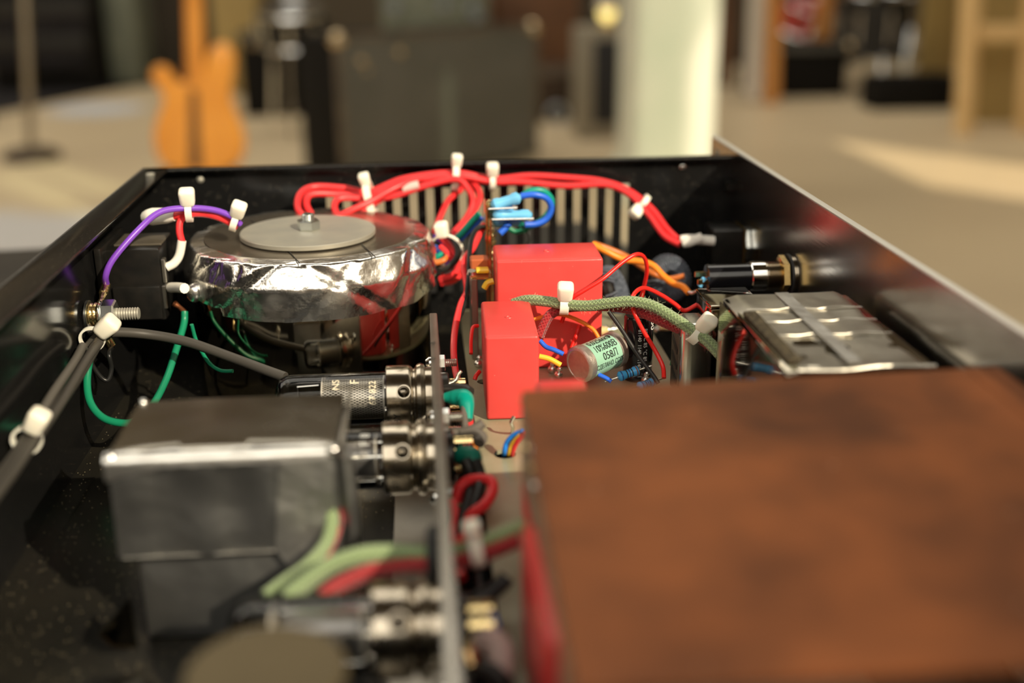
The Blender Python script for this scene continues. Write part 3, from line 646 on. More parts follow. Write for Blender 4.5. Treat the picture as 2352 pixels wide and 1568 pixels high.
# standing flap along the right edge and the folded front corner
g = G(); rows = []
for i in range(13):
    f = i/12; y = fy1+(fy0-fy1)*f
    rows.append([Vector((fx1+.0002, y, .056)), Vector((fx1+.0010+.0008*math.sin(f*3), y, .0595)), Vector((fx1+.0018+.0006*math.sin(f*5), y, .0622+.0008*math.sin(f*4)))])
fl = [p for r in rows for p in r]+[p+Vector((.0006, 0, 0)) for r in rows for p in r]; n = 39
g.add(fl, [(i*3+j, i*3+j+1, (i+1)*3+j+1, (i+1)*3+j) for i in range(12) for j in range(2)]+[(n+i*3+j, n+(i+1)*3+j, n+(i+1)*3+j+1, n+i*3+j+1) for i in range(12) for j in range(2)]+[(i*3+2, n+i*3+2, n+(i+1)*3+2, (i+1)*3+2) for i in range(12)])
part('foil_flap', g, 'tape_metal', t)
for x, y in ((fx0+.0012, fy0+.0012), (fx0+.0012, fy1-.001), (fx1-.0005, fy0)): part('foil_corner', G().ball((x, y, .0596), .0015, 10), 'foil', t)
a = [PY(300, 1370, .288), PY(225, 1455, .286), PY(262, 1487, .284), PY(318, 1487, .286)]
part('foil_tab', G().slab(a, -.0006), 'can_mirror', t, smooth=0)
part('side_foil', G().tube([(fx1+.002, fy0+.004, .056), (fx1+.0028, fy0+.004, .035), (fx1+.0015, fy0+.005, .012)], .0026, 10), 'foil_grey', t)

# ---------------------------------------------------------------- bracket with the valve sockets
BX0, BX1 = .0015, .0045
t = thing('valve_bracket', 'upright grey aluminium bracket carrying the three valves', 'bracket', (.003, .29, 0))
part('plate', G().rbox(((BX0+BX1)/2, .2905, .0280), (BX1-BX0, .281, .0550), .0005, 2), 'bracket_metal', t)
part('foot', G().box((-.0135, .150, 0), (BX0, .431, .0018)), 'bracket_metal', t)
for (pa, pb) in (((988, 788), (1000, 785)), ((990, 822), (999, 822)), ((1002, 935), (1010, 933))):
    part('scratch', G().tube([PZ(*pa, .0557), PZ(*pb, .0557)], .00018, 5, 2), 'ink_black', t)
gr = part('grommet', G().torus((BX0-.0012, .268, .0396), (1, 0, 0), .0060, .0024), 'rubber', t, 'black rubber grommet')

ZV = .029; RG, RH = .0102, .0130
def valve(name, label, y, xl, kind):
    t = thing(name, label, 'valve', ((xl+BX0)/2, y, ZV-RH), 'valves on the bracket')
    o = Vector((xl, y, ZV)); L = -.0157-xl+.004
    part('bulb', G().lathe(o, (1, 0, 0), [(0, .0001), (.0004, RG*.45), (.0012, RG*.72), (.0026, RG*.90), (.0050, RG*.985), (.0075, RG), (L, RG), (L+.0001, RG*.97)], 56), 'tube_glass', t, 'clear glass bulb')
    if kind == 'mesh':
        p = part('screen', G().lathe((xl+.0185, y, ZV), (1, 0, 0), [(0, .0078), (.0225, .0078)], 56), 'mesh_screen', t, 'diamond mesh metal screen')
        part('mica_disc', G().lathe((xl+.0180, y, ZV), (1, 0, 0), [(0, .0088), (.0005, .0088)], 40), 'mica', t)
        part('mica_disc', G().lathe((xl+.0412, y, ZV), (1, 0, 0), [(0, .0088), (.0005, .0088)], 40), 'mica', t)
        part('getter', G().lathe((xl+.0012, y, ZV), (1, 0, 0), [(0, .002), (.001, RG*.60), (.0018, RG*.86), (.0028, RG*.88)], 36), 'getter', t)
        part('support_wire', G().tube([(xl+.009, y-.003, ZV+.007), (xl+.009, y-.003, ZV-.004), (xl+.018, y-.003, ZV-.004)], .0003, 6, 4, False), 'steel_bright', t)
        part('support_wire', G().tube([(xl+.009, y-.003, ZV+.007), (xl+.017, y-.003, ZV+.0074)], .0003, 6, 4, False), 'steel_bright', t)
        for k in range(4):
            a = k*math.pi/2+.5; part('pin_wire', G().tube([(xl+.0415, y+.006*math.cos(a), ZV+.006*math.sin(a)), (xl+.046, y+.006*math.cos(a), ZV+.006*math.sin(a))], .0006, 6), 'steel_bright', t)
    else:
        xp = max(xl+.012, -.046)
        part('anode', G().rbox(((xp-.018)/2, y, ZV), (-.018-xp, .0125, .0085), .002, 3), 'plate_grey', t, 'grey metal anode')
        part('mica_disc', G().lathe((-.0185, y, ZV), (1, 0, 0), [(0, .0088), (.0005, .0088)], 40), 'mica', t)
        part('mica_disc', G().lathe((xp-.001, y, ZV), (1, 0, 0), [(0, .0088), (.0005, .0088)], 40), 'mica', t)
        part('getter', G().lathe((xl+.0012, y, ZV), (1, 0, 0), [(0, .002), (.001, RG*.60), (.0018, RG*.86), (.0028, RG*.88)], 36), 'getter', t)
        for k in range(3):
            a = k*2.1+.5; part('support_wire', G().tube([(xp, y+.007*math.cos(a), ZV+.007*math.sin(a)), (-.016, y+.007*math.cos(a), ZV+.007*math.sin(a))], .0005, 6, 4), 'steel_bright', t)
    # spring holder skirt
    h = part('socket_skirt', G().lathe((-.0160, y, ZV), (1, 0, 0), [(.0004, RG+.0004), (0, RH-.0009), (.0004, RH-.0005), (.0085, RH-.0005), (.0098, RH-.0012), (.0104, RH-.0020), (.0110, RH-.0018), (.0118, RH-.0004), (.0132, RH+.0001), (.0146, RH-.0004), (.0150, RH-.0016), (.0174, RH-.0016)], 64), 'nickel', t, 'nickel-plated socket skirt')
    vd = (Vector(CAM)-Vector((-.0095, y, ZV))); vd.x = 0; vd.normalize(); an = math.atan2(vd.z, -vd.y)+.16
    dn = Vector((0, -math.cos(an), math.sin(an)))
    part('dimple', G().torus(Vector((-.0092, y, ZV))+dn*(RH-.0006), dn, .0025, .00030, 24, 6), 'nickel', h)
    part('bayonet_pin', G().ball(Vector((-.0092, y, ZV))+dn*(RH-.0010), .0024, 18, dn, .72), 'pin_steel', h)
    for (cy, cz) in ((-.0135, -.0085),)+(() if name == 'near_valve' else ((.0135, .0085),)):
        c = Vector((BX0, y+cy, ZV+cz))
        part('screw_head', G().lathe(c, (-1, 0, 0), [(0, .0028), (.0008, .0028), (.0022, .0016)], 16), 'steel_bright', t)
        part('nut', G().nut(Vector((BX1, y+cy, ZV+cz)), (1, 0, 0), .0032, .0026, phase=.2), 'zinc', t)
        part('screw_end', G().thread((BX1+.0024, y+cy, ZV+cz), (BX1+.0072, y+cy, ZV+cz), .0016, .0006), 'zinc', t)
    part('socket_body', G().cyl((BX1, y, ZV), (BX1+.0035, y, ZV), .0090, 28, .0005), 'plastic_black', t)
    for k in range(9):
        a = k*2*math.pi/9.5+.5; c = Vector((BX1+.003, y+.0062*math.cos(a), ZV+.0062*math.sin(a)))
        part('solder_tag', G().rbox(c+Vector((.0035, 0, 0)), (.007, .0005, .0018), .0002, 1, Matrix.Rotation(a, 3, 'X')), 'gold_pin', t)
    def on_bulb(xc, an0):
        def fn(u, v): a = an0+u/(RG+.00008); return Vector((xc-v, y-math.cos(a)*(RG+.00008), ZV+math.sin(a)*(RG+.00008)))
        return fn
    def on_skirt(xc, an0):
        r = RH-.0005+.0001
        def fn(u, v): a = an0+u/r; return Vector((xc-v, y-math.cos(a)*r, ZV+math.sin(a)*r))
        return fn
    return t, on_bulb, on_skirt, an
t, ob, osk, an = valve('mesh_valve', 'glass valve with diamond mesh screen lying behind the foil-wrapped box', .4085, -.0583, 'mesh')
g = G(); text_on(g, 'NS', .0038, ob(-.0345, an+.42)); text_on(g, 'F', .0048, ob(-.0275, an+.52)); text_on(g, '67 822', .0036, ob(-.0208, an+.06), .98)
part('print', g, 'ink_cream', t, 'cream print reading NS, F and 67 822', smooth=0)
part('stamp', text_on(G(), 'BY', .0040, osk(-.0118, an-.86)), 'ink_black', t, 'stamped letters BY', smooth=0)
t, ob, osk, an = valve('clear_valve', 'glass valve with pale lettering half hidden by the foil-wrapped box', .3535, -.0420, 'anode')
part('print', text_on(G(), 'F 8', .0046, ob(-.0215, an+.55)), 'ink_grey', t, 'pale print reading F 8', smooth=0)
part('stamp', text_on(G(), 'BY', .0040, osk(-.0118, an-.95)), 'ink_black', t, 'stamped letters BY', smooth=0)
valve('near_valve', 'nearest blurred glass valve behind the round olive capacitor', .2500, -.0520, 'anode')

# ---------------------------------------------------------------- near round capacitor
c = Vector((-.0334, .191, 0))
t = thing('can_capacitor', 'upright capacitor with round olive-brown top in the near foreground', 'capacitor', c)
part('can', G().lathe(c, (0, 0, 1), [(0, .0150), (.001, .0155), (.0585, .0155), (.0600, .0150)], 48), 'plastic_black', t)
part('top_disc', G().lathe(c, (0, 0, 1), [(.0590, .0157), (.0600, .0157), (.0606, .0152), (.0604, .0)], 48), 'olive_disc', t, 'olive-brown round top')

# ---------------------------------------------------------------- circuit board
BZ = .020
def board_with_holes():
    bm = bmesh.new(); x0, x1, y0, y1 = .0170, .1062, .152, .545
    outer = [bm.verts.new((x, y, BZ)) for x, y in ((x0, y0), (x1, y0), (x1, y1), (x0, y1))]
    ed = [bm.edges.new((outer[i], outer[(i+1) % 4])) for i in range(4)]
    for hx, hy, hr in ((.0267, .3725, .0040), (.0235, .445, .0030)):
        vs = [bm.verts.new((hx+hr*math.cos(k*math.pi/10), hy+hr*math.sin(k*math.pi/10), BZ)) for k in range(20)]
        ed += [bm.edges.new((vs[i], vs[(i+1) % 20])) for i in range(20)]
    r = bmesh.ops.triangle_fill(bm, use_beauty=True, use_dissolve=False, edges=ed)
    fs = [f for f in bm.faces]
    ex = bmesh.ops.extrude_face_region(bm, geom=fs); bmesh.ops.translate(bm, vec=(0, 0, -.0016), verts=[v for v in ex['geom'] if isinstance(v, bmesh.types.BMVert)])
    bmesh.ops.recalc_face_normals(bm, faces=bm.faces[:]); bm.verts.index_update()
    g = G().add([v.co.copy() for v in bm.verts], [tuple(v.index for v in f.verts) for f in bm.faces]); bm.free(); return g
bd = thing('circuit_board', 'olive-beige circuit board running under the red capacitors', 'circuit board', (.06, .35, 0))
part('board', board_with_holes(), 'board', bd, smooth=0)
for x, y in ((.021, .17), (.101, .17), (.021, .52), (.101, .53)): part('standoff', G().nut((x, y, 0), (0, 0, 1), .003, BZ-.0016), 'brass', bd)
# red film capacitors
def red_cap(name, label, c, size, rot=0, marks=1):
    t = thing(name, label, 'capacitor', (c[0], c[1], c[2]-size[2]/2), 'red box capacitors')
    R = Matrix.Rotation(rot, 3, 'Z')
    b = part('case', G().rbox(c, size, .0012, 3, R), 'red_box', t)
    if marks: part('mould_mark', G().torus((c[0], c[1], c[2]+size[2]/2), (0, 0, 1), .0012, .00035, 18, 6), 'red_box', b)
    for s in (-1, 1):
        q = Vector(c)+R @ Vector((0, s*size[1]*.36, -size[2]/2)); part('lead', G().cyl(q+Vector((0, 0, .0004)), q-Vector((0, 0, .0012)), .0005, 8), 'solder', t)
    return t
red_cap('film_capacitor', 'small tall red box capacitor in front, on the board edge', (.0326, .4258, .0372), (.0203, .0458, .0340), math.radians(-1.2))
red_cap('film_capacitor', 'large wide red box capacitor standing behind the small one', (.0528, .4716, .0444), (.0450, .0275, .0484), math.radians(-.6))
red_cap('film_capacitor', 'low red box capacitor just showing over the far copper edge', (.0400, .3060, .0440), (.0150, .0310, .0480), 0, 0)
red_cap('film_capacitor', 'long dark red box capacitor left of the copper cover in the foreground', (.0322, .222, .0395), (.0205, .050, .0385), math.radians(1), 0)
red_cap('film_capacitor', 'narrow red box capacitor beneath the far left copper corner', (.0300, .2655, .0380), (.0110, .028, .0355), 0, 0)

# ---------------------------------------------------------------- copper cover
t = thing('copper_cover', 'large tarnished copper plate covering the near right of the chassis', 'cover', (.092, .22, .06))
c0, c1, c2, c3 = PZ(1198, 897, .0800), PZ(2216, 846, .0800), Vector((.148, .1555, .080)), PZ(1316, 1568, .0795)
c3 = c3+(c3-c0)*.022; c2.y = c3.y-.0002
part('top_plate', G().slab([c0, c3, c2, c1], .0012), 'copper', t, smooth=0)
d0, d1 = PZ(2292, 842, .0803), Vector((.1595, c2.y, .0796))
part('folded_strip', G().slab([c1+Vector((.0002, 0, .0001)), c2+Vector((.0002, 0, .0001)), d1, d0], .0012), 'copper', t, 'darker folded strip at the right', smooth=0)
part('side_wall', G().box((c3.x+.0030, c3.y, BZ+.001), (c3.x+.0042, c0.y-.001, .0786)), 'copper_edge', t, smooth=0)
part('side_wall', G().box((.1580, c3.y, .002), (.1590, c0.y-.002, .0784)), 'copper_edge', t, smooth=0)
for k in range(9):
    f = k/8; q = c0.lerp(c3, f*.34); part('solder_blob', G().ball((q.x+.0002+.0004*(k % 3), q.y-.0005, .0775-.0022*(k % 4)), .0009+.0004*(k % 2), 10), 'solder' if k % 3 else 'gold_pin', t)
for px, py in ((1872, 868), (1930, 872), (1870, 905), (2095, 868), (2090, 884), (1750, 1053), (1762, 1080), (1965, 1210), (2005, 1222), (2098, 1210), (1530, 990)):
    part('spatter', G().ball(PZ(px, py, .0800), .00045, 8, (0, 0, 1), .5), 'copper', t)

# ---------------------------------------------------------------- tape-wrapped box, right
t = thing('taped_transformer', 'box wrapped in grey metallic tape against the front panel, right', 'transformer', (.135, .36, 0))
tx0, tx1, ty0, ty1, tz = .1105, .1583, .3200, .3980, .068
g = G(); g.rbox(((tx0+tx1)/2, (ty0+ty1)/2, (tz+.001)/2), (tx1-tx0, ty1-ty0, tz-.001), .0012, 2); part('body', g, 'can_mirror', t)
def strip(y0, y1, x0, x1, z, am=.0004, name='tape_strip', m='tape_metal', label=None):
    g = G(); nx, ny = 26, 8; vs = []
    for j in range(ny+1):
        for i in range(nx+1):
            x = x0+(x1-x0)*i/nx; y = y0+(y1-y0)*j/ny
            dz = mn.noise(Vector((x*120, y*120, z*900)))*am
            if i >= nx-3: dz -= .0006*(i-nx+3)**1.3
            if i <= 2: dz -= .0005*(3-i)
            vs.append((x, y+.0006*mn.noise(Vector((x*200, 0, z*700+j))), z+dz))
    n = len(vs); vs2 = vs+[(x, y, zz-.0003) for x, y, zz in vs]; w1 = nx+1
    fs = [(j*w1+i, j*w1+i+1, (j+1)*w1+i+1, (j+1)*w1+i) for j in range(ny) for i in range(nx)]
    fs += [(i, n+i, n+i+1, i+1) for i in range(nx)]+[(ny*w1+i+1, n+ny*w1+i+1, n+ny*w1+i, ny*w1+i) for i in range(nx)]
    g.add(vs2, fs); part(name, g, m, t, label, smooth=50)
strip(ty0-.0005, ty0+.0330, tx0-.0002, tx1+.0008, tz+.0001); strip(ty0+.0300, ty0+.0605, tx0+.0002, tx1+.0006, tz+.0006); strip(ty0+.0575, ty1+.0003, tx0, tx1, tz+.0010)
a = [Vector((tx0+.020, ty0+.002, tz+.0016)), Vector((tx0+.0245, ty0+.002, tz+.0016)), Vector((tx0+.0245, ty1-.001, tz+.0018)), Vector((tx0+.0195, ty1-.001, tz+.0018))]
part('tape_strip', G().slab(a, .0003), 'foil_patch', t, 'lighter tape strip along the top', smooth=0)
part('front_fold', G().tube([(tx0+.003, ty0-.0006, tz+.0006), (tx0+.018, ty0-.001, tz+.0003), (tx0+.030, ty0-.0006, tz+.0010), (tx1-.001, ty0-.0008, tz+.0004)], .0007, 8, 6), 'tape_metal', t)
for yy, zz in ((ty0+.0318, tz+.0008), (ty0+.0590, tz+.0013), (ty0+.0455, tz+.0011)):
    part('crease', G().tube([(tx0+.004+k*(tx1-tx0-.006)/8, yy+.0007*math.sin(k*1.9+yy*900), zz+.0002*math.sin(k*2.3)) for k in range(9)], .00011, 6, 4), 'tape_metal', t)
part('foam_strip', G().rbox((tx0+.0042, ty0+.032, tz+.0008), (.0050, .050, .0016), .0006, 2), 'foam', t, 'brown foam strip showing through a gap in the tape')
part('film_sheet', G().slab([(tx0-.0012, ty0, .005), (tx0-.0012, ty0, tz-.001), (tx0-.0012, ty1-.001, tz-.001), (tx0-.0012, ty1-.001, .005)], .0003), 'can_mirror', t, smooth=0)

# ---------------------------------------------------------------- silver can with printed side
t = thing('metal_can_capacitor', 'rounded silver can with dark marks on its left side beside the taped box', 'capacitor', (.1040, .4225, 0))
b0 = (.1070, .4270, .0265)
part('can', G().rbox(b0, (.0130, .0200, .0490), .0042, 5), 'alu_can', t)
lb = part('label_side', G().rbox((.1004, .4270, .0255), (.0006, .0135, .0400), .0002, 1), 'plastic_dark', t, 'dark left side')
for k in range(3): part('dark_mark', G().rbox((.1000, .4270, .0400-.0065*k), (.0003, .0100, .0026), .0001, 1, Matrix.Rotation(.35, 3, 'X')), 'ink_black', lb)
# grey shiny box behind the taped one
t = thing('metal_box', 'plain shiny grey metal box between jack and taped box', 'box', (.1255, .4390, 0))
part('body', G().rbox((.1253, .4420, .0270), (.0212, .0250, .0530), .0009, 2), 'can_mirror', t)
part('lid', G().rbox((.1253, .4420, .0541), (.0216, .0254, .0018), .0006, 2), 'can_mirror', t)

# ---------------------------------------------------------------- panel fittings
t = thing('indicator_holder', 'black and chrome threaded lamp holder screwed into the front panel', 'holder', (.145, .484, .045))
c = PX(1815, 632, XR-.0002); X0 = PY(1620, 650, c.y).x
cz = c.z; cy = c.y
part('barrel', G().lathe((X0, cy, cz), (1, 0, 0), [(0, .0040), (.0004, .0060), (.0195, .0060), (.0200, .0056)], 32), 'sleeve_black', t)
part('chrome_ring', G().lathe((X0+.0196, cy, cz), (1, 0, 0), [(0, .0064), (.0004, .0068), (.0066, .0068), (.0072, .0062)], 32), 'chrome', t)
part('thread', G().thread((X0+.0266, cy, cz), (XR, cy, cz), .0066, .0011), 'nickel', t)
part('nut', G().nut((XR-.0058, cy, cz), (1, 0, 0), .0092, .0034, phase=.2), 'brass', t)
part('washer', G().lathe((XR-.0020, cy, cz), (1, 0, 0), [(0, .0095), (.0008, .0098), (.0010, .0070)], 32), 'rubber', t)
part('washer', G().lathe((XR-.0008, cy, cz), (1, 0, 0), [(0, .0090), (.0007, .0090)], 32), 'nickel', t)
for s in (-1, 1): part('terminal', G().rbox((X0-.0018, cy+s*.0028, cz+.001*s), (.0050, .0008, .0024), .0002, 1), 'gold_pin', t)
part('resistor', G().lathe((X0-.0030, cy-.0015, cz-.0035), (.3, -.1, .6), [(0, .0006), (.0004, .0013), (.0045, .0013), (.0049, .0006)], 14), 'resistor_lightblue', t)
t = thing('power_switch', 'square black power switch with white push-on terminals at the far right', 'switch', (.151, .541, .04))
a = PY(1640, 530, .540); b = PY(1705, 610, .540)
part('body', G().rbox(((a.x+b.x)/2, .549, (a.z+b.z)/2), (b.x-a.x, .018, a.z-b.z), .0008, 2), 'plastic_black', t)
part('bezel', G().rbox((b.x+.0006, .549, (a.z+b.z)/2), (.0009, .0195, a.z-b.z+.001), .0002, 1), 'brass', t)
part('bush', G().cyl((b.x, .549, (a.z+b.z)/2), (XR, .549, (a.z+b.z)/2), .0060, 20), 'nickel', t)
part('nut', G().nut((XR-.0028, .549, (a.z+b.z)/2), (1, 0, 0), .0088, .0026), 'zinc', t)
for s, (px0, py0, px1, py1) in enumerate(((1562, 548, 1640, 553), (1568, 561, 1612, 545))):
    p0, p1 = PY(px0, py0, .540-s*.004), PY(px1, py1, .540-s*.004)
    part('terminal_cover', G().tube([p0, p0.lerp(p1, .3), p1], [.0016, .0024, .0024], 10, 4), 'lug_white', t, 'white plastic terminal cover')

# ---------------------------------------------------------------- electrolytic and paper capacitors, chokes, resistors
c = Vector((.0880, .4425, BZ)); rE = .0061; hE = .0282
t = thing('electrolytic_capacitor', 'black sleeved electrolytic capacitor with silver top behind the green one', 'capacitor', c)
part('sleeve', G().lathe(c, (0, 0, 1), [(0, rE-.0004), (.0006, rE), (.0024, rE), (.0030, rE-.0004), (.0036, rE), (hE-.0012, rE), (hE-.0002, rE-.0006), (hE, rE-.0016)], 40), 'sleeve_black', t)
part('top', G().lathe(c, (0, 0, 1), [(hE-.0006, rE-.0016), (hE-.0003, rE-.0018), (hE-.0003, 0)], 32), 'alu_top', t, 'silver top')
for an_ in (.6, 2.17): part('vent_groove', G().tube([c+Vector((math.cos(an_)*.0035, math.sin(an_)*.0035, hE-.0003)), c+Vector((-math.cos(an_)*.0035, -math.sin(an_)*.0035, hE-.0003))], .00018, 5, 2), 'plate_grey', t)
def on_el(a0):
    r = rE+.00007
    def fn(u, v): a = a0+v/r; return c+Vector((math.sin(a)*r, -math.cos(a)*r, .0150-u))
    return fn
g = G(); text_on(g, '81140  1140  81140', .0021, on_el(-.10)); text_on(g, '85 °C 85 °C 85 °C', .0023, on_el(.30)); text_on(g, '00', .0045, lambda u, v: on_el(1.0)(u-.0095, v))
part('print', g, 'ink_white', t, 'white print with temperature rating', smooth=0)
# green paper-in-oil capacitor
pA, pB = PZ(1328, 838, .0335), PY(1410, 803, .4370); ax = (pB-pA).normalized(); Lc = (pB-pA).length+.002; rG = .0073
pA = pA-ax*.0002
t = thing('paper_capacitor', 'fat green cylindrical capacitor with black lettering and metal ends', 'capacitor', (pA.x, pA.y, BZ))
part('body', G().lathe(pA, ax, [(.0026, rG-.0001), (Lc-.0026, rG-.0001)], 48), 'cap_green', t)
for s in (0, 1):
    o_ = pA if s == 0 else pA+ax*Lc; a_ = ax if s == 0 else -ax
    part('end_cap', G().lathe(o_, a_, [(.0003, .0), (.0003, rG*.80), (0, rG*.84), (.0002, rG*.95), (.0009, rG+.0003), (.0036, rG+.0003), (.0040, rG-.0001)], 48), 'cap_end', t, 'tarnished metal end cap')
_, gu, gv = frame(ax)
vd = (Vector(CAM)-pA).normalized(); vd = (vd-ax*vd.dot(ax)).normalized(); sd = vd.cross(ax).normalized()
if sd.z < 0: sd = -sd
def on_green(u0, an0):
    r = rG+.00009
    def fn(u, v): a = an0+v/r; return pA+ax*(Lc*.5+u0+u)+(vd*math.cos(a)+sd*math.sin(a))*r
    return fn
g = G(); text_on(g, '0,025мкФ', .0042, on_green(.0004, .92), .72); text_on(g, '10%600В', .0044, on_green(.0002, .38), .74); text_on(g, '058Л', .0044, on_green(.0008, -.16), .85); text_on(g, 'СДЕЛАНО. СССР', .0030, on_green(.0002, -.66), .62)
part('print', g, 'ink_black', t, 'black lettering 0,025мкФ 10%600В 058Л', smooth=0)

def resistor(name, label, p0, p1, r, m, bands, group='blue resistors', lead=.006):
    p0, p1 = Vector(p0), Vector(p1); d = (p1-p0).normalized(); L = (p1-p0).length
    t = thing(name, label, 'resistor', (p0+p1)/2-Vector((0, 0, r)), group)
    part('body', G().lathe(p0, d, [(0, r*.3), (L*.03, r*.75), (L*.09, r*1.08), (L*.24, r*1.08), (L*.30, r*.9), (L*.70, r*.9), (L*.76, r*1.08), (L*.91, r*1.08), (L*.97, r*.75), (L, r*.3)], 24), m, t)
    for f, bm_ in bands:
        k = 1.08 if f < .26 or f > .74 else .9; part('band', G().lathe(p0+d*L*(f-.025), d, [(0, r*(k+.015)), (L*.05, r*(k+.015))], 24), bm_, t)
    part('lead', G().tube([p0, p0-d*lead], .00033, 6, 2), 'solder', t); part('lead', G().tube([p1, p1+d*lead], .00033, 6, 2), 'solder', t)
    return t
bl = ((.16, 'band_navy'), (.40, 'band_black'), (.52, 'band_navy'), (.64, 'band_black'), (.84, 'band_brown'))
resistor('resistor', 'blue striped resistor on the board in front of the black electrolytic', PY(1419, 866, .4265), PY(1468, 849, .4290), .0019, 'resistor_blue', bl)
resistor('resistor', 'blue resistor almost hidden by the copper edge', PZ(1466, 888, .0238), PZ(1502, 876, .0238), .0017, 'resistor_blue', bl)
for k, (x, y, z) in enumerate(((1268, 845, .0222), (1283, 858, .0222), (1482, 872, .0215), (1388, 762, .0222), (1410, 752, .0222), (1510, 755, .0222), (1098, 832, .0222))):
    q = PZ(x, y, z); tt = thing('solder_post', ['solder post under the blue and yellow wires, rear', 'solder post under the blue and yellow wires, nearer the green capacitor', 'solder joint below the blue striped resistor', 'left one of two solder posts behind the green capacitor', 'right one of two solder posts behind the green capacitor', 'solder post right of the black electrolytic', 'solder post at the left foot of the small red capacitor'][k], 'terminal', (q.x, q.y, BZ), 'solder posts on the board')
    part('post', G().cyl((q.x, q.y, BZ), (q.x, q.y, BZ+.0045), .0008, 10), 'solder', tt); part('solder', G().ball((q.x, q.y, BZ+.0016), .0019, 12), 'solder', tt)
    part('solder', G().ball((q.x+.0006, q.y, BZ+.0043), .0011, 10), 'solder', tt)
# dark wound chokes behind the large red capacitor
def choke(label, c, axis, R, r):
    t = thing('choke', label, 'inductor', Vector(c)-Vector((0, 0, R+r)), 'slate wound chokes')
    part('core', G().torus(c, axis, R, r*.86, 40, 10), 'plastic_black', t)
    a, u, v = frame(axis); g = G(); n = 34; pts = []
    for k in range(n*8+1):
        th = 2*math.pi*k/(n*8)*.92; q = 2*math.pi*k/8; d = u*math.cos(th)+v*math.sin(th)
        pts.append(Vector(c)+d*(R+r*math.cos(q))+a*r*math.sin(q))
    part('winding', G().tube(pts, .00055, 6, 1, False), 'slate', t, 'dark blue-grey winding'); return t
choke('slate-blue wound choke peeping out right of the large red capacitor', PY(1408, 665, .500), (1, -.5, .5), .0075, .0040)
choke('slate-blue wound choke beyond the orange wires', PY(1535, 640, .520), (.3, -1, .35), .0075, .0042)
q = PZ(1555, 712, .022); t = thing('relay', 'low black relay block on the board behind the looping red wire', 'relay', (q.x-.004, q.y, BZ))
part('case', G().rbox((q.x-.004, q.y, BZ+.0085), (.0150, .0120, .0170), .0008, 2), 'plastic_black', t); part('lid', G().rbox((q.x-.004, q.y, BZ+.0173), (.0140, .0110, .0012), .0004, 1), 'plastic_dark', t)
t = thing('film_resistor', 'tan resistor with red band on the board behind the green capacitor', 'resistor', PZ(1550, 748, .023))
a, b = PZ(1515, 752, .0235), PZ(1590, 745, .0235); part('body', G().tube([a, b], [.0012, .0020, .0018, .0020, .0012], 14, 8), 'pine', t)
m_ = a.lerp(b, .4); part('band', G().lathe(m_, b-a, [(0, .00205), (.0015, .00205)], 16), 'drum_red', t); part('lead', G().tube([a, a-(b-a)*.35], .0004, 6, 2), 'solder', t)
a, b = PZ(1345, 765, .0235), PZ(1395, 757, .0235)
t = thing('film_resistor', 'pale tan resistor low behind the large red capacitor', 'resistor', a.lerp(b, .5)-Vector((0, 0, .002)))
part('body', G().tube([a, b], [.0012, .0021, .0019, .0021, .0012], 14, 8), 'pine', t); part('lead', G().tube([b, b+(b-a)*.5], .0004, 6, 2), 'solder', t)
# tag board standing behind the red capacitor
t = thing('tag_board', 'upright gold tag board with blue resistors above the large red capacitor', 'terminal board', PY(1122, 700, .5))
a, b = PY(1118, 462, .515), PY(1128, 690, .515)
part('strip', G().rbox((a+b)/2+Vector((-.0012, 0, 0)), (.0010, .012, (a-b).length), .0003, 1), 'brass', t)
for k in range(12):
    q = a.lerp(b, k/12.5+.02); part('pin', G().lathe(q+Vector((-.0004, -.004+.0025*(k % 3), 0)), (1, 0, .2), [(0, .0016), (.0012, .0025), (.0026, .0020), (.0042, .0006)], 10), 'gold_pin', t)
part('rib', G().rbox((a+b)/2+Vector((.0004, -.0062, -.004)), (.0016, .0020, (a-b).length*.9), .0006, 1), 'brass', t)
def lr(pxa, pya, pxb, pyb, Y, r=.0026):
    p0, p1 = PY(pxa, pya, Y), PY(pxb, pyb, Y); d = p1-p0; L = d.length
    part('resistor', G().lathe(p0, d, [(0, r*.3), (L*.05, r*.8), (L*.12, r*1.06), (L*.25, r*1.06), (L*.32, r*.9), (L*.68, r*.9), (L*.75, r*1.06), (L*.9, r*1.06), (L, r*.4)], 20), 'resistor_lightblue', t, 'light blue resistor')
lr(1128, 473, 1196, 452, .508, .0027); lr(1130, 482, 1180, 480, .513, .0026); lr(1132, 494, 1222, 494, .508, .0025); lr(1132, 508, 1196, 506, .515, .0024)
for (A_, B_) in (((1122, 480), (1188, 477)), ((1130, 504), (1226, 502))): part('lead', G().tube([PY(*A_, .504), PY(*B_, .504)], .00045, 6, 2), 'solder', t)
# angle bracket in front of the tag board
t = thing('angle_bracket', 'small grey angle bracket with yellow tab left of the red capacitors', 'bracket', PZ(1090, 760, BZ))
a = PY(1083, 632, .478); b = PZ(1083, 780, BZ)
part('upright', G().rbox((a.x+.0008, .479, (a.z+BZ)/2), (.0030, .0140, a.z-BZ), .0004, 1), 'bracket_metal', t)
part('shelf', G().rbox((a.x+.0040, .479, a.z), (.0090, .0140, .0012), .0004, 1), 'brass', t)
part('screw', G().lathe(PY(1083, 628, .474), (0, -.2, 1), [(0, .0022), (.0014, .0018)], 14), 'steel_bright', t)
part('tab', G().rbox(PY(1108, 620, .474), (.0056, .0060, .0016), .0006, 2), 'yellow_shrink', t); part('rust_block', G().rbox(PY(1101, 603, .484), (.0080, .0080, .0050), .0006, 1), 'rust_board', t)
part('yellow_clip', G().tube([PY(1112, 662, .470), PY(1120, 650, .470), PY(1134, 645, .470)], .0014, 8), 'yellow_shrink', t)
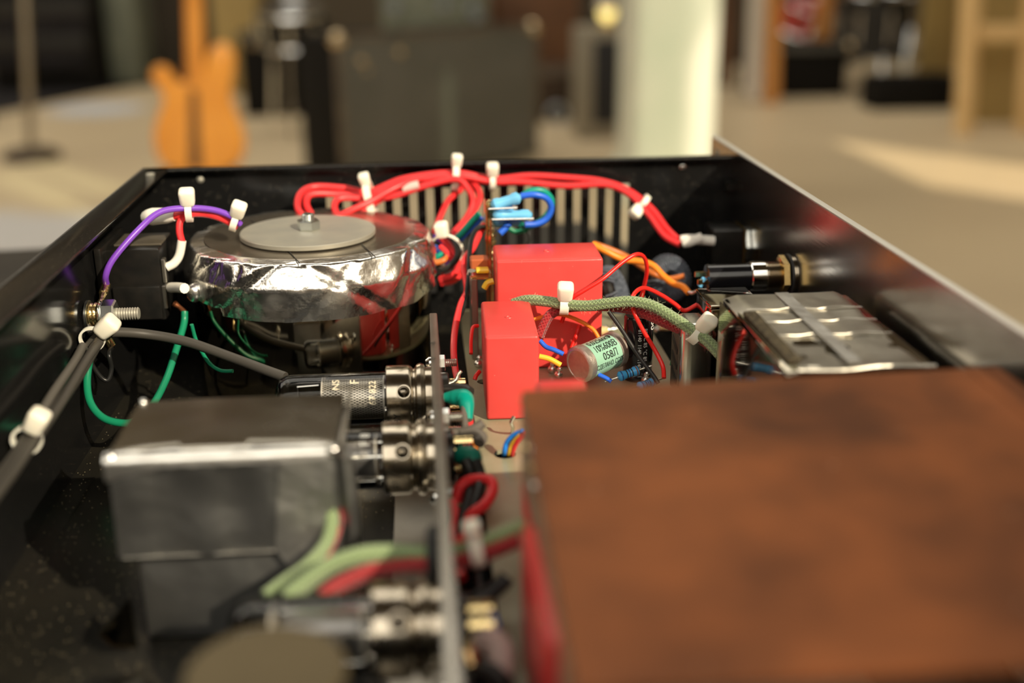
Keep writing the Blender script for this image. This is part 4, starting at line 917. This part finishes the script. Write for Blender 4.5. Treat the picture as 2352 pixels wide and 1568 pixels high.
# ---------------------------------------------------------------- mains inlet and earth bolt on the rear panel (left)
t = thing('mains_inlet', 'black plastic mains inlet block on the left wall', 'socket', (-.124, .492, .038))
part('body', G().rbox((-.1245, .4930, .0565), (.0250, .0260, .0320), .0010, 2), 'plastic_black', t)
part('flange', G().rbox((-.1355, .4920, .0550), (.0030, .0400, .0400), .0008, 2), 'plastic_black', t)
part('step', G().rbox((-.1230, .4810, .0490), (.0200, .0060, .0150), .0008, 2), 'plastic_black', t)
part('top_plate', G().rbox((-.1220, .4950, .0729), (.0200, .0200, .0010), .0003, 1), 'plastic_dark', t)
for px, py in ((378, 620), (380, 680)):
    q = PY(px, py, .482); part('blade', G().rbox(q, (.0018, .0040, .0105), .0004, 1), 'bracket_metal', t)
q = PY(385, 660, .484); part('blade', G().rbox(q, (.0050, .0012, .0040), .0003, 1), 'plastic_dark', t)
q = PX(268, 690, -.1340); part('screw_nut', G().nut(q+Vector((.002, 0, 0)), (1, 0, 0), .0042, .0040), 'zinc', t); part('screw_end', G().thread(q+Vector((.006, 0, 0)), q+Vector((.0125, 0, 0)), .0014, .0006), 'stand_metal', t)
c = PX(262, 721, -.1260)
t = thing('earth_bolt', 'threaded earth bolt with large hexagon nut on the left wall', 'bolt', (c.x, c.y, c.z-.006))
part('nut', G().nut((-.1306, c.y, c.z), (1, 0, 0), .0060, .0056, phase=.15), 'zinc', t)
part('shank', G().thread((-.1376, c.y, c.z), (-.1160, c.y, c.z), .0026, .0010), 'washer_zinc', t)
part('lock_washer', G().lathe((-.1318, c.y, c.z), (1, 0, 0), [(0, .0050), (.0006, .0056), (.0011, .0050)], 20), 'steel_bright', t)
part('washer', G().lathe((-.1365, c.y, c.z), (1, 0, 0), [(0, .0060), (.0010, .0060)], 24), 'zinc', t)
def lug(label, eye, end, r0=.0052):
    t = thing('ring_terminal', label, 'terminal', eye-Vector((0, 0, r0)), 'ring terminals on the earth bolt'); d = (end-eye).normalized()
    part('ring', G().torus(eye, (1, 0, 0), .0042, .0009, 22, 6), 'gold_pin', t)
    part('tongue', G().tube([eye+d*.0045, end], [.0016, .0010, .0017], 8, 4), 'gold_pin', t)
    part('crimp', G().cyl(end-d*.001, end+d*.0055, .0019, 12, .0004), 'gold_pin', t); return end+d*.0055
e1 = lug('gold ring terminal pointing up to the purple wire', Vector((-.1330, c.y, c.z)), PX(238, 672, -.1325))
e2 = lug('gold ring terminal pointing down to the thin black wire', Vector((-.1345, c.y, c.z)), PX(242, 770, -.1310))

# ---------------------------------------------------------------- wires
mat('fibre', (.55, .58, .36), .8)
def W(name, label, pts, r, m, group=None, ends=True, cat='wire', rs=10):
    g = G().tube([p if isinstance(p, Vector) else PY(*p) for p in pts], r, rs, 7)
    o = single(name, label, cat, g, m, group, smooth=60)
    if m.startswith('cloth_') and 'over the cap' in label:            # loose cotton fibres standing off the sleeve
        rnd = random.Random(3); f = G(); P = spline([p if isinstance(p, Vector) else PY(*p) for p in pts], 7)
        for _ in range(420):
            i = rnd.randrange(8, len(P)-4); t_ = (P[i+1]-P[i]).normalized(); _, u, v = frame(t_); q = rnd.uniform(0, 6.283)
            d = u*math.cos(q)+v*math.sin(q); s_ = P[i]+d*r*.96; e_ = d*rnd.uniform(.0004, .0016)+t_*rnd.uniform(-.0012, .0012)+Vector((rnd.uniform(-1, 1), rnd.uniform(-1, 1), rnd.uniform(-1, 1)))*.0005
            f.tube([s_, s_+e_*.5+d*.0001, s_+e_], .000028, 3, 2)
        k = part('loose_fibres', f, 'fibre', o); k['kind'] = 'stuff'
    return o
W('wire', 'purple wire arching from the earth bolt over the mains inlet', [e1-Vector((0, 0, .001)), (243, 632, .4640), (262, 592, .466), (318, 528, .474), (368, 487, .482), (432, 478, .488), (490, 482, .490), (532, 497, .490), (552, 515, .492)], .00135, 'w_purple')
W('wire', 'red wire beneath the purple wire at the left', [(400, 496, .4915), (432, 490, .4905), (470, 490, .492), (508, 500, .492), (545, 520, .494)], .0017, 'w_red')
W('wire', 'short red wire dropping into a white sleeve above the mains inlet', [(440, 486, .4935), (416, 505, .490), (412, 530, .487), (418, 556, .484)], .0015, 'w_red')
W('sleeve', 'long white insulating sleeve bent down to the mains inlet', [(418, 552, .4845), (412, 585, .484), (400, 604, .483), (382, 614, .482)], .0019, 'white_sleeve', None, True, 'sleeve')
W('sleeve', 'short white insulating sleeve under the rim of the round transformer', [(424, 662, .470), (408, 660, .476), (392, 660, .481)], .0022, 'white_sleeve', None, True, 'sleeve')
W('sleeve', 'fat white end splice on the red wire by the left wall', [(334, 500, .498), (350, 497, .496), (385, 495, .4925), (402, 496, .4915)], [.0028, .0038, .0034, .0022], 'white_sleeve', None, True, 'sleeve')
W('cable', 'grey sheathed cable crossing from the left zip tie to the mesh valve', [(200, 800, .438), (228, 772, .438), (262, 763, .442), (340, 768, .448), (430, 785, .446), (530, 820, .438), (610, 850, .4285), (655, 866, .4235)], .00205, 'w_grey', None, True, 'cable', 12)
W('cable', 'upper grey cable running down the left wall to the near corner', [(246, 768, .4405), (228, 782, .436), (180, 862, .405), (122, 945, .372), (70, 1010, .347), (20, 1080, .322), (-40, 1160, .297)], .0021, 'w_grey', 'grey cables along the left wall', True, 'cable', 12)
W('cable', 'lower grey cable running down the left wall to the near corner', [(190, 795, .431), (170, 832, .413), (120, 905, .384), (64, 1000, .351), (12, 1075, .325), (-50, 1150, .300)], .0017, 'w_grey2', 'grey cables along the left wall', True, 'cable', 12)
W('cable', 'third grey cable tucked behind the pair along the left wall', [(225, 790, .432), (196, 830, .412), (140, 925, .377), (80, 1012, .345), (30, 1085, .319), (-30, 1165, .294)], .0017, 'w_grey', 'grey cables along the left wall', True, 'cable', 12)
W('wire', 'black stub wire looping up beside the earth bolt', [(222, 722, .4515), (200, 722, .451), (190, 722, .450), (196, 740, .449), (212, 765, .447)], .0016, 'w_grey', None)
W('wire', 'thin black lettered wire looping below the left zip tie', [e2-Vector((0, 0, .0004)), (250, 812, .440), (256, 845, .440), (248, 872, .4385), (232, 866, .438), (212, 838, .4375), (203, 812, .437), (208, 790, .437)], .00095, 'w_black')
W('wire', 'green earth wire sweeping in a big loop over the black floor', [(221, 790, .4385), (206, 826, .437), (200, 880, .431), (208, 925, .4245), (235, 958, .419), (275, 971, .416), (310, 966, .416), (350, 930, .4265), (382, 870, .447), (404, 805, .463), (422, 745, .476), (424, 715, .479)], .0015, 'w_green')
W('wire', 'thin green wire curling beside the round transformer', [(440, 745, .4570), (452, 785, .4580), (478, 830, .4510), (505, 850, .4465), (535, 852, .4445)], .0008, 'w_green')
W('solder_tail', 'bare copper end of the green earth wire', [(424, 717, .479), (412, 705, .481), (400, 697, .482)], [.0012, .0009, .0014], 'copper', None, True, 'wire end')
# red loom along the far wall
RG_ = 'red wires of the loom on the far wall'
W('wire', 'longest red loom wire with a tall loop at its left end', [(702, 503, .545), (684, 478, .552), (690, 445, .560), (722, 429, .566), (790, 432, .568), (848, 440, .569), (930, 410, .570), (1045, 397, .571), (1130, 411, .572), (1215, 404, .572), (1300, 408, .571), (1380, 416, .569), (1440, 436, .565), (1495, 478, .558), (1530, 524, .549), (1556, 550, .541)], .00165, 'w_red', RG_)
W('wire', 'red loom wire just below the longest one along the far wall', [(722, 502, .548), (704, 470, .555), (716, 446, .560), (780, 446, .564), (848, 447, .565), (950, 416, .566), (1047, 404, .567), (1130, 417, .568), (1200, 418, .568), (1300, 427, .567), (1390, 424, .566), (1445, 446, .562), (1488, 490, .554), (1525, 540, .545), (1562, 562, .5385)], .00165, 'w_red', RG_)
W('wire', 'red loom wire forming the small inner loop above the transformer', [(775, 498, .548), (768, 472, .552), (784, 455, .556), (848, 456, .5585), (905, 450, .560), (975, 427, .561), (1046, 411, .562), (1074, 432, .560), (1086, 462, .556), (1072, 500, .550), (1035, 542, .540), (1020, 560, .532)], .00165, 'w_red', RG_)
W('wire', 'red loom wire rising from behind the transformer top', [(765, 505, .540), (800, 486, .546), (848, 464, .552), (910, 430, .558), (970, 408, .566), (1046, 402, .5745), (1085, 420, .570), (1102, 448, .563), (1090, 482, .556), (1062, 522, .546), (1040, 552, .538)], .00165, 'w_red', RG_)
W('wire', 'red loom wire hanging left of the two thick drops', [(800, 500, .553), (848, 472, .5555), (900, 446, .5655), (960, 420, .573), (1046, 406, .577), (1060, 432, .572), (1030, 460, .562), (1010, 500, .550), (998, 532, .541)], .0015, 'w_red', RG_)
W('sleeve', 'small pinkish sleeve on the red loom', [(925, 433, .5605), (945, 428, .5605), (962, 424, .5605)], .0022, 'w_pink', None, True, 'sleeve')
# bundle right of the round transformer
W('wire', 'red wire bulging out below the bundle beside the transformer', [(1010, 540, .532), (1040, 580, .522), (1052, 612, .514), (1040, 632, .508), (1012, 641, .503)], .0017, 'w_red')
W('wire', 'second red wire bulging out below the bundle', [(1020, 548, .536), (1054, 590, .527), (1058, 625, .519), (1040, 645, .511), (1015, 650, .505)], .0016, 'w_red')
W('wire', 'purple wire inside the bundle beside the transformer', [(1000, 543, .535), (1022, 560, .529), (1036, 590, .522), (1028, 612, .515)], .0015, 'w_purple')
W('wire', 'blue wire end curling in the bundle beside the transformer', [(1000, 568, .528), (1008, 578, .524), (1022, 582, .522), (1030, 572, .526)], .0014, 'w_blue')
W('wire', 'teal wire end curling in the bundle beside the transformer', [(1002, 592, .519), (1014, 584, .519), (1026, 578, .520)], .0014, 'w_teal')
W('wire', 'orange wire low in the bundle beside the transformer', [(1000, 604, .513), (1018, 598, .513), (1030, 588, .516)], .0014, 'w_rust')
W('wire', 'red wire curled inside the bundle beside the transformer', [(1012, 566, .521), (1026, 580, .5175), (1032, 594, .514)], .0013, 'w_red')
W('wire', 'black wire wrapped around the bundle beside the transformer', [(1020, 530, .530), (1048, 560, .520), (1050, 590, .513), (1030, 614, .507), (1008, 622, .502)], .0016, 'w_black')
W('wire', 'teal wire slanting up to the tag board', [(1042, 552, .528), (1060, 535, .528), (1082, 510, .527), (1100, 490, .526)], .0015, 'w_teal')
W('wire', 'blue wire slanting up to the tag board beside the teal one', [(1056, 550, .531), (1074, 532, .531), (1092, 515, .530), (1105, 500, .529)], .0015, 'w_blue')
W('wire', 'teal wire looping out right of the blue resistors', [(1190, 458, .520), (1215, 440, .520), (1245, 438, .521), (1266, 458, .522), (1262, 485, .523), (1240, 508, .522), (1212, 521, .521), (1196, 516, .519)], .00155, 'w_teal')
W('wire', 'blue wire looping inside the teal one by the resistors', [(1196, 450, .514), (1228, 447, .514), (1256, 456, .515), (1266, 478, .516), (1255, 502, .516), (1232, 514, .515), (1205, 516, .514)], .0015, 'w_blue')
W('wire', 'short blue wire end below the resistors', [(1170, 512, .512), (1160, 524, .511), (1148, 536, .510)], .0016, 'w_blue')
W('wire', 'dark green wire running behind the large red capacitor top', [(1165, 522, .530), (1185, 532, .530), (1210, 528, .530)], .0012, 'w_green')
W('wire', 'thin black hooked wire behind the large red capacitor', [(1185, 512, .534), (1208, 525, .534), (1216, 545, .533), (1210, 565, .532)], .0008, 'w_black')
W('wire', 'black wire bending down left of the tag board', [(1120, 520, .512), (1098, 524, .510), (1084, 545, .505), (1078, 590, .496), (1076, 640, .486), (1066, 700, .474), (1046, 750, .463), (1040, 800, .452), (1044, 840, .4445)], .0011, 'w_black')
W('wire', 'red wire kinking down left of the tag board towards the bracket', [(1112, 515, .516), (1100, 540, .512), (1086, 570, .505), (1070, 590, .500), (1064, 615, .494), (1070, 645, .487), (1072, 670, .481), (1058, 700, .474), (1046, 750, .462), (1042, 800, .450), (1046, 850, .4385), (1056, 890, .428), (1062, 920, .420)], .00145, 'w_red')
W('wire', 'thin red wire looping left of the small red capacitor', [(1098, 748, .452), (1086, 752, .450), (1082, 780, .444), (1082, 812, .4385)], .0008, 'w_redthin')
W('wire', 'red wire end in the board hole left of the small red capacitor', [(1102, 852, .436), (1094, 862, .4345), (1090, 872, .4335)], .0009, 'w_redthin')
# orange pair and thin red loops right of the large red capacitor
W('wire', 'bright orange wire snaking from the red capacitor to the lamp holder', [(1360, 560, .510), (1388, 575, .508), (1430, 595, .507), (1470, 600, .505), (1500, 610, .502), (1524, 634, .498), (1545, 650, .494), (1568, 658, .490), (1582, 672, .486)], .00155, 'w_orange')
W('wire', 'rust-orange wire crossing under the bright orange one', [(1365, 560, .520), (1400, 572, .520), (1440, 590, .519), (1470, 610, .513), (1500, 628, .508), (1535, 640, .508), (1572, 634, .506)], .0014, 'w_rust')
W('wire_end', 'bare tinned end of the orange wire', [(1580, 669, .4865), (1590, 673, .485), (1602, 668, .483)], .0009, 'solder', None, True, 'wire end')
W('wire', 'thin red wire rising over the orange wires in a tall hoop', [(1290, 740, .452), (1310, 690, .450), (1340, 668, .450), (1385, 640, .452), (1430, 602, .457), (1462, 584, .460), (1480, 592, .463), (1486, 620, .466), (1480, 655, .470), (1472, 690, .474), (1470, 720, .472)], .00088, 'w_redthin')
W('wire', 'thin red wire hooping over the green cloth cable to the metal box', [(1525, 868, .4220), (1522, 840, .426), (1502, 800, .430), (1475, 755, .432), (1456, 715, .434), (1452, 685, .440), (1465, 666, .446), (1485, 662, .450), (1520, 678, .452), (1550, 698, .453), (1572, 713, .453), (1602, 699, .454)], .00092, 'w_redthin')
W('wire', 'red wire shadowing the large red capacitor front near its foot', [(1332, 745, .4545), (1325, 765, .4535), (1312, 800, .4490)], .00085, 'w_redthin')
W('wire', 'thin orange wire arching in front of the large red capacitor', [(1225, 734, .449), (1255, 726, .450), (1290, 722, .450), (1330, 736, .4485), (1362, 756, .4465), (1380, 785, .4440)], .00085, 'w_orange')
W('wire', 'thin clear-sleeved dark lead slanting in front of the black electrolytic', [(1398, 715, .4350), (1430, 760, .4310), (1465, 815, .4260), (1500, 862, .4215), (1512, 880, .4195)], .0009, 'shrink_black')
W('wire', 'blue wire end beside the small red capacitor', [(1240, 782, .4330), (1254, 796, .4315), (1272, 803, .4300), (1294, 813, .4290)], .0010, 'w_blue')
W('wire', 'yellow-orange wire end running into the green capacitor', [(1238, 818, .4250), (1262, 824, .4245), (1288, 838, .4235)], .0011, 'w_yellow')
W('wire', 'short dark blue wire under the green capacitor', [(1375, 860, .4240), (1392, 868, .4225), (1404, 876, .4215)], .0009, 'w_blue')
W('wire', 'dark green wire between the board and the silver can', [(1560, 750, .450), (1562, 780, .446), (1552, 812, .442), (1545, 840, .440)], .0014, 'w_green')
# cloth cables
W('cloth_cable', 'pale green braided cloth cable arching over the capacitors', [(1180, 697, .4520), (1212, 689, .4480), (1255, 692, .4440), (1300, 699, .4400), (1350, 702, .4370), (1400, 696, .4340), (1450, 692, .4320), (1498, 702, .4290), (1545, 728, .4240), (1590, 758, .4180), (1625, 783, .4120), (1655, 815, .4060)], .00225, 'cloth_green', 'cloth covered cables', True, 'cable', 16)
W('cloth_cable', 'dark red braided cloth cable under the green one', [(1238, 775, .4400), (1248, 750, .4420), (1265, 722, .4440), (1300, 707, .4445), (1350, 703, .4420), (1410, 704, .4390), (1470, 716, .4350), (1530, 742, .4290), (1580, 765, .4230), (1630, 792, .4150), (1660, 822, .4090)], .0021, 'cloth_red', 'cloth covered cables', True, 'cable', 16)
W('cloth_cable', 'pale green cloth cable passing through the bracket grommet', [(660, 1372, .262), (700, 1340, .264), (760, 1298, .266), (830, 1275, .267), (900, 1270, .268), (985, 1274, .268), (1050, 1268, .2685), (1110, 1250, .269), (1180, 1220, .271), (1230, 1200, .273)], .0024, 'cloth_green', 'cloth covered cables', True, 'cable', 16)
W('cloth_cable', 'dark red cloth cable below the green one at the grommet', [(740, 1370, .262), (780, 1342, .264), (850, 1312, .2655), (920, 1298, .266), (985, 1296, .2655), (1050, 1290, .2655), (1120, 1268, .267), (1190, 1240, .269)], .0022, 'cloth_red', 'cloth covered cables', True, 'cable', 16)
W('cloth_cable', 'dim green cloth cable coming round the foil-wrapped box', [(755, 1150, .297), (762, 1200, .293), (748, 1250, .288), (705, 1300, .280), (650, 1340, .274), (610, 1370, .270)], .0020, 'cloth_green', 'cloth covered cables', True, 'cable', 16)
W('cloth_cable', 'dim red cloth cable coming round the foil-wrapped box', [(776, 1170, .299), (772, 1220, .294), (742, 1280, .286), (700, 1325, .279), (660, 1360, .273)], .0016, 'cloth_red', 'cloth covered cables', True, 'cable', 16)

# ---------------------------------------------------------------- socket wiring right of the bracket
W('heat_shrink', 'teal heat-shrink sleeve bent over a tag of the mesh valve socket', [(1022, 912, .3960), (1045, 912, .3945), (1066, 914, .3920), (1072, 930, .3890), (1076, 965, .3840)], [.0018, .0030, .0034, .0030, .0016], 'shrink_teal', None, True, 'sleeve', 12)
W('wire', 'bare grey wire leaving the teal sleeve', [(1066, 925, .3890), (1066, 950, .3850), (1068, 985, .3790), (1066, 1010, .3740)], .0013, 'shrink_grey')
W('heat_shrink', 'dark green heat-shrink sleeve on the clear valve socket', [(1038, 1052, .3500), (1062, 1046, .3490), (1084, 1050, .3460), (1090, 1072, .3420)], [.0024, .0036, .0036, .0022], 'shrink_darkgreen', None, True, 'sleeve', 12)
W('heat_shrink', 'black heat-shrink sleeve on the upper tag of the mesh valve socket', [(1020, 893, .4010), (1045, 893, .4000), (1068, 897, .3980), (1080, 902, .3960)], [.0016, .0022, .0026, .0022], 'shrink_black', None, True, 'sleeve', 12)
W('heat_shrink', 'grey sleeved wire pair splaying right of the bracket, upper', [(1022, 1000, .3660), (1058, 996, .3655), (1088, 986, .3650), (1110, 970, .3655)], [.0022, .0022, .0020, .0017], 'shrink_grey', None, True, 'sleeve', 12)
W('heat_shrink', 'grey sleeved wire pair splaying right of the bracket, lower', [(1060, 998, .3640), (1085, 996, .3630), (1104, 1004, .3610), (1100, 1018, .3580)], [.0020, .0022, .0024, .0020], 'shrink_grey', None, True, 'sleeve', 12)
W('wire', 'red wire knotted in a thick loop beside the bracket', [(1046, 1160, .3330), (1054, 1125, .3350), (1075, 1105, .3360), (1105, 1100, .3350), (1128, 1106, .3330), (1130, 1130, .3290), (1112, 1160, .3240), (1082, 1182, .3210), (1074, 1205, .3180), (1072, 1225, .3150), (1054, 1252, .3110), (1046, 1290, .3050), (1060, 1330, .2980)], .0019, 'w_red')
W('wire', 'red wire running low beside the bracket behind the knot', [(1040, 1150, .3320), (1046, 1190, .3250), (1042, 1220, .3200), (1050, 1290, .3080), (1062, 1310, .3040)], .0016, 'w_red')
W('wire', 'black wire running down through the red knot', [(1092, 1060, .3420), (1102, 1090, .3380), (1100, 1130, .3310), (1085, 1180, .3230), (1078, 1240, .3140), (1084, 1300, .3040)], .0021, 'w_black')
W('wire', 'second black wire close to the bracket by the red knot', [(1072, 1058, .3440), (1086, 1100, .3390), (1080, 1150, .3310), (1066, 1200, .3230), (1064, 1260, .3130), (1072, 1320, .3030)], .0026, 'w_black')
W('wire', 'thin green wire crossing the red knot', [(1036, 1140, .3330), (1046, 1155, .3310), (1060, 1160, .3300), (1088, 1140, .3340)], .0006, 'w_green')
W('wire', 'red wire passing behind the grey sleeves', [(1062, 925, .3980), (1078, 960, .3890), (1074, 1000, .3800), (1066, 1040, .3720), (1048, 1060, .3670)], .0014, 'w_red')
W('wire', 'black wire passing behind the teal sleeve', [(1064, 900, .4050), (1078, 935, .3960), (1086, 975, .3870), (1094, 1030, .3760)], .0010, 'w_black')
W('wire', 'orange wire end beside the grey sleeves', [(1082, 1010, .3730), (1092, 1022, .3710), (1090, 1038, .3680)], .0011, 'w_orange')
W('tag_wire', 'curled bare tag wire above the black sleeve', [(1016, 880, .4050), (1034, 880, .4045), (1048, 872, .4045), (1054, 858, .4050), (1060, 852, .4050)], [.0010, .0009, .0008, .0006], 'solder', None, True, 'wire end')
W('wire', 'dark sleeved lead reaching right beside the near valve', [(1046, 1390, .2660), (1080, 1384, .2660), (1120, 1366, .2670), (1152, 1340, .2690), (1164, 1325, .2700)], .0024, 'w_black')
W('heat_shrink', 'pale pinkish sleeve bent down beside the near valve', [(1090, 1480, .2440), (1120, 1470, .2440), (1145, 1490, .2420), (1152, 1530, .2370), (1160, 1570, .2320)], [.0022, .0034, .0038, .0034, .0020], 'w_pink', None, True, 'sleeve', 12)
W('solder_lump', 'bright solder lump below the near valve socket', [(1066, 1480, .2400), (1074, 1505, .2370), (1084, 1532, .2340)], [.0012, .0028, .0014], 'gold_pin', None, True, 'terminal', 12)
W('heat_shrink', 'black sleeve under the pale pinkish one', [(1090, 1545, .2360), (1130, 1555, .2340), (1160, 1580, .2300)], [.0030, .0036, .0030], 'shrink_black', None, True, 'sleeve', 12)
W('solder_lump', 'shiny tag end right of the near valve socket', [(1085, 1420, .2550), (1105, 1402, .2560), (1125, 1410, .2550)], [.0014, .0022, .0012], 'solder', None, True, 'terminal', 12)
W('wire', 'blue wire showing behind the shiny tag end', [(1118, 1400, .2620), (1135, 1425, .2590), (1138, 1460, .2550)], .0014, 'w_blue')
# wires through the board hole
W('wire', 'bright blue wire rising from the round board hole', [PZ(1160, 1055, .012), PZ(1159, 1040, .0215), (1165, 1016, .3690), (1180, 1000, .3680), (1200, 990, .3660)], .0010, 'w_lightblue')
W('wire', 'yellow wire rising from the round board hole', [PZ(1168, 1055, .012), PZ(1168, 1042, .0210), (1178, 1018, .3670), (1195, 1000, .3650)], .0009, 'w_yellow')
W('wire', 'red wire rising from the round board hole', [PZ(1178, 1055, .012), PZ(1176, 1042, .0210), (1186, 1016, .3660), (1205, 994, .3640)], .0010, 'w_red')
W('lead', 'twisted bare lead standing at the copper cover corner', [PZ(1176, 995, BZ), (1178, 982, .3860), (1174, 970, .3850), (1181, 955, .3850)], .0007, 'solder', None, True, 'wire end')
# black loom on the floor under the bracket edge
W('cable', 'thick black cable lying on the floor between bracket and board', [PZ(1060, 905, .006), PZ(1078, 1000, .006), PZ(1085, 1150, .007), PZ(1096, 1300, .006), PZ(1104, 1420, .006)], .0048, 'w_black', None, True, 'cable', 12)

# ---------------------------------------------------------------- zip ties
def zip_tie(label, c, axis, r, head, size=.0042, tail=None, strap_w=.0028):
    c = Vector(c) if isinstance(c, Vector) else PY(*c); a = Vector(axis).normalized(); hd = Vector(head); hd = (hd-a*hd.dot(a)).normalized(); s = a.cross(hd)
    size *= 1.22; t = thing('zip_tie', label, 'zip tie', c-Vector((0, 0, r)), 'white nylon zip ties')
    g = G(); n = 28; rr = r+.0002; th = .0009; vs = []; fs = []
    for k in range(n):
        q = 2*math.pi*k/n; d = hd*math.cos(q)+s*math.sin(q)
        for R_, w_ in ((rr, -1), (rr, 1), (rr+th, 1), (rr+th, -1)): vs.append(c+d*R_+a*w_*strap_w/2)
    for k in range(n):
        k2 = (k+1) % n
        for j in range(4): fs.append((k*4+j, k2*4+j, k2*4+(j+1) % 4, k*4+(j+1) % 4))
    part('strap', g.add(vs, fs), 'nylon', t)
    R = Matrix((a, s, hd)).transposed()
    part('head', G().rbox(c+hd*(r+size*.52), (size*1.02, size*.95, size*1.15), size*.24, 3, R, .86), 'nylon', t)
    if tail: part('tail', G().rbox(c+hd*(r+size*.9)+s*size*.2, (strap_w*.8, .0009, tail), .0002, 1, R), 'nylon', t)
    return t
UP = Vector((0, -.25, 1))
zip_tie('zip tie on the purple and red wires at the left wall', (434, 486, .4895), (1, .1, 0), .0034, (-.05, -.3, 1), .0056)
zip_tie('zip tie on the wires just behind the round transformer rim', (540, 508, .4925), (1, 0, -.4), .0034, (.1, -.5, 1), .0054)
zip_tie('zip tie at the left end of the red loom', (850, 454, .5615), (1, -.05, .2), .0078, (-.25, -.35, 1), .0046, None, .0036)
zip_tie('zip tie on the highest middle point of the red loom', (1046, 406, .570), (1, 0, -.1), .0062, (.1, -.3, 1), .0046, None, .0032)
zip_tie('zip tie right of the middle of the red loom', (1131, 417, .5695), (1, 0, 0), .0034, (0, -.35, 1), .0052)
zip_tie('zip tie low on the right-hand end of the red loom', (1476, 465, .5600), (1, -.2, -.9), .0036, (-.75, -.6, -.35), .0052)
zip_tie('zip tie around the dark bundle right of the round transformer', (1026, 575, .5190), (.3, 1, .2), .0072, (-.25, -.3, 1), .0054, None, .0014)
zip_tie('zip tie at the top of the grey cables by the earth bolt', (212, 778, .4360), (.02, .9, .1), .0040, (.75, -.55, .55), .0066, None, .0018)
zip_tie('zip tie halfway along the grey cables on the left wall', (62, 1010, .3475), (.02, 1, .05), .0038, (.45, -.6, .7), .0060, None, .0020)
zip_tie('zip tie in the middle of the green cloth cable', (1296, 700, .4415), (1, -.1, -.05), .0030, (0, -.35, 1), .0056, None, .0036)
zip_tie('zip tie at the right of the green cloth cable by the taped box', (1598, 766, .4175), (1, -.2, -.75), .0032, (.3, -.4, .8), .0056, None, .0036)
zip_tie('blurred zip tie on the green cable right of the bracket grommet', (1096, 1262, .2675), (1, 0, .2), .0036, (.15, -.1, 1), .0040, None, .0034)
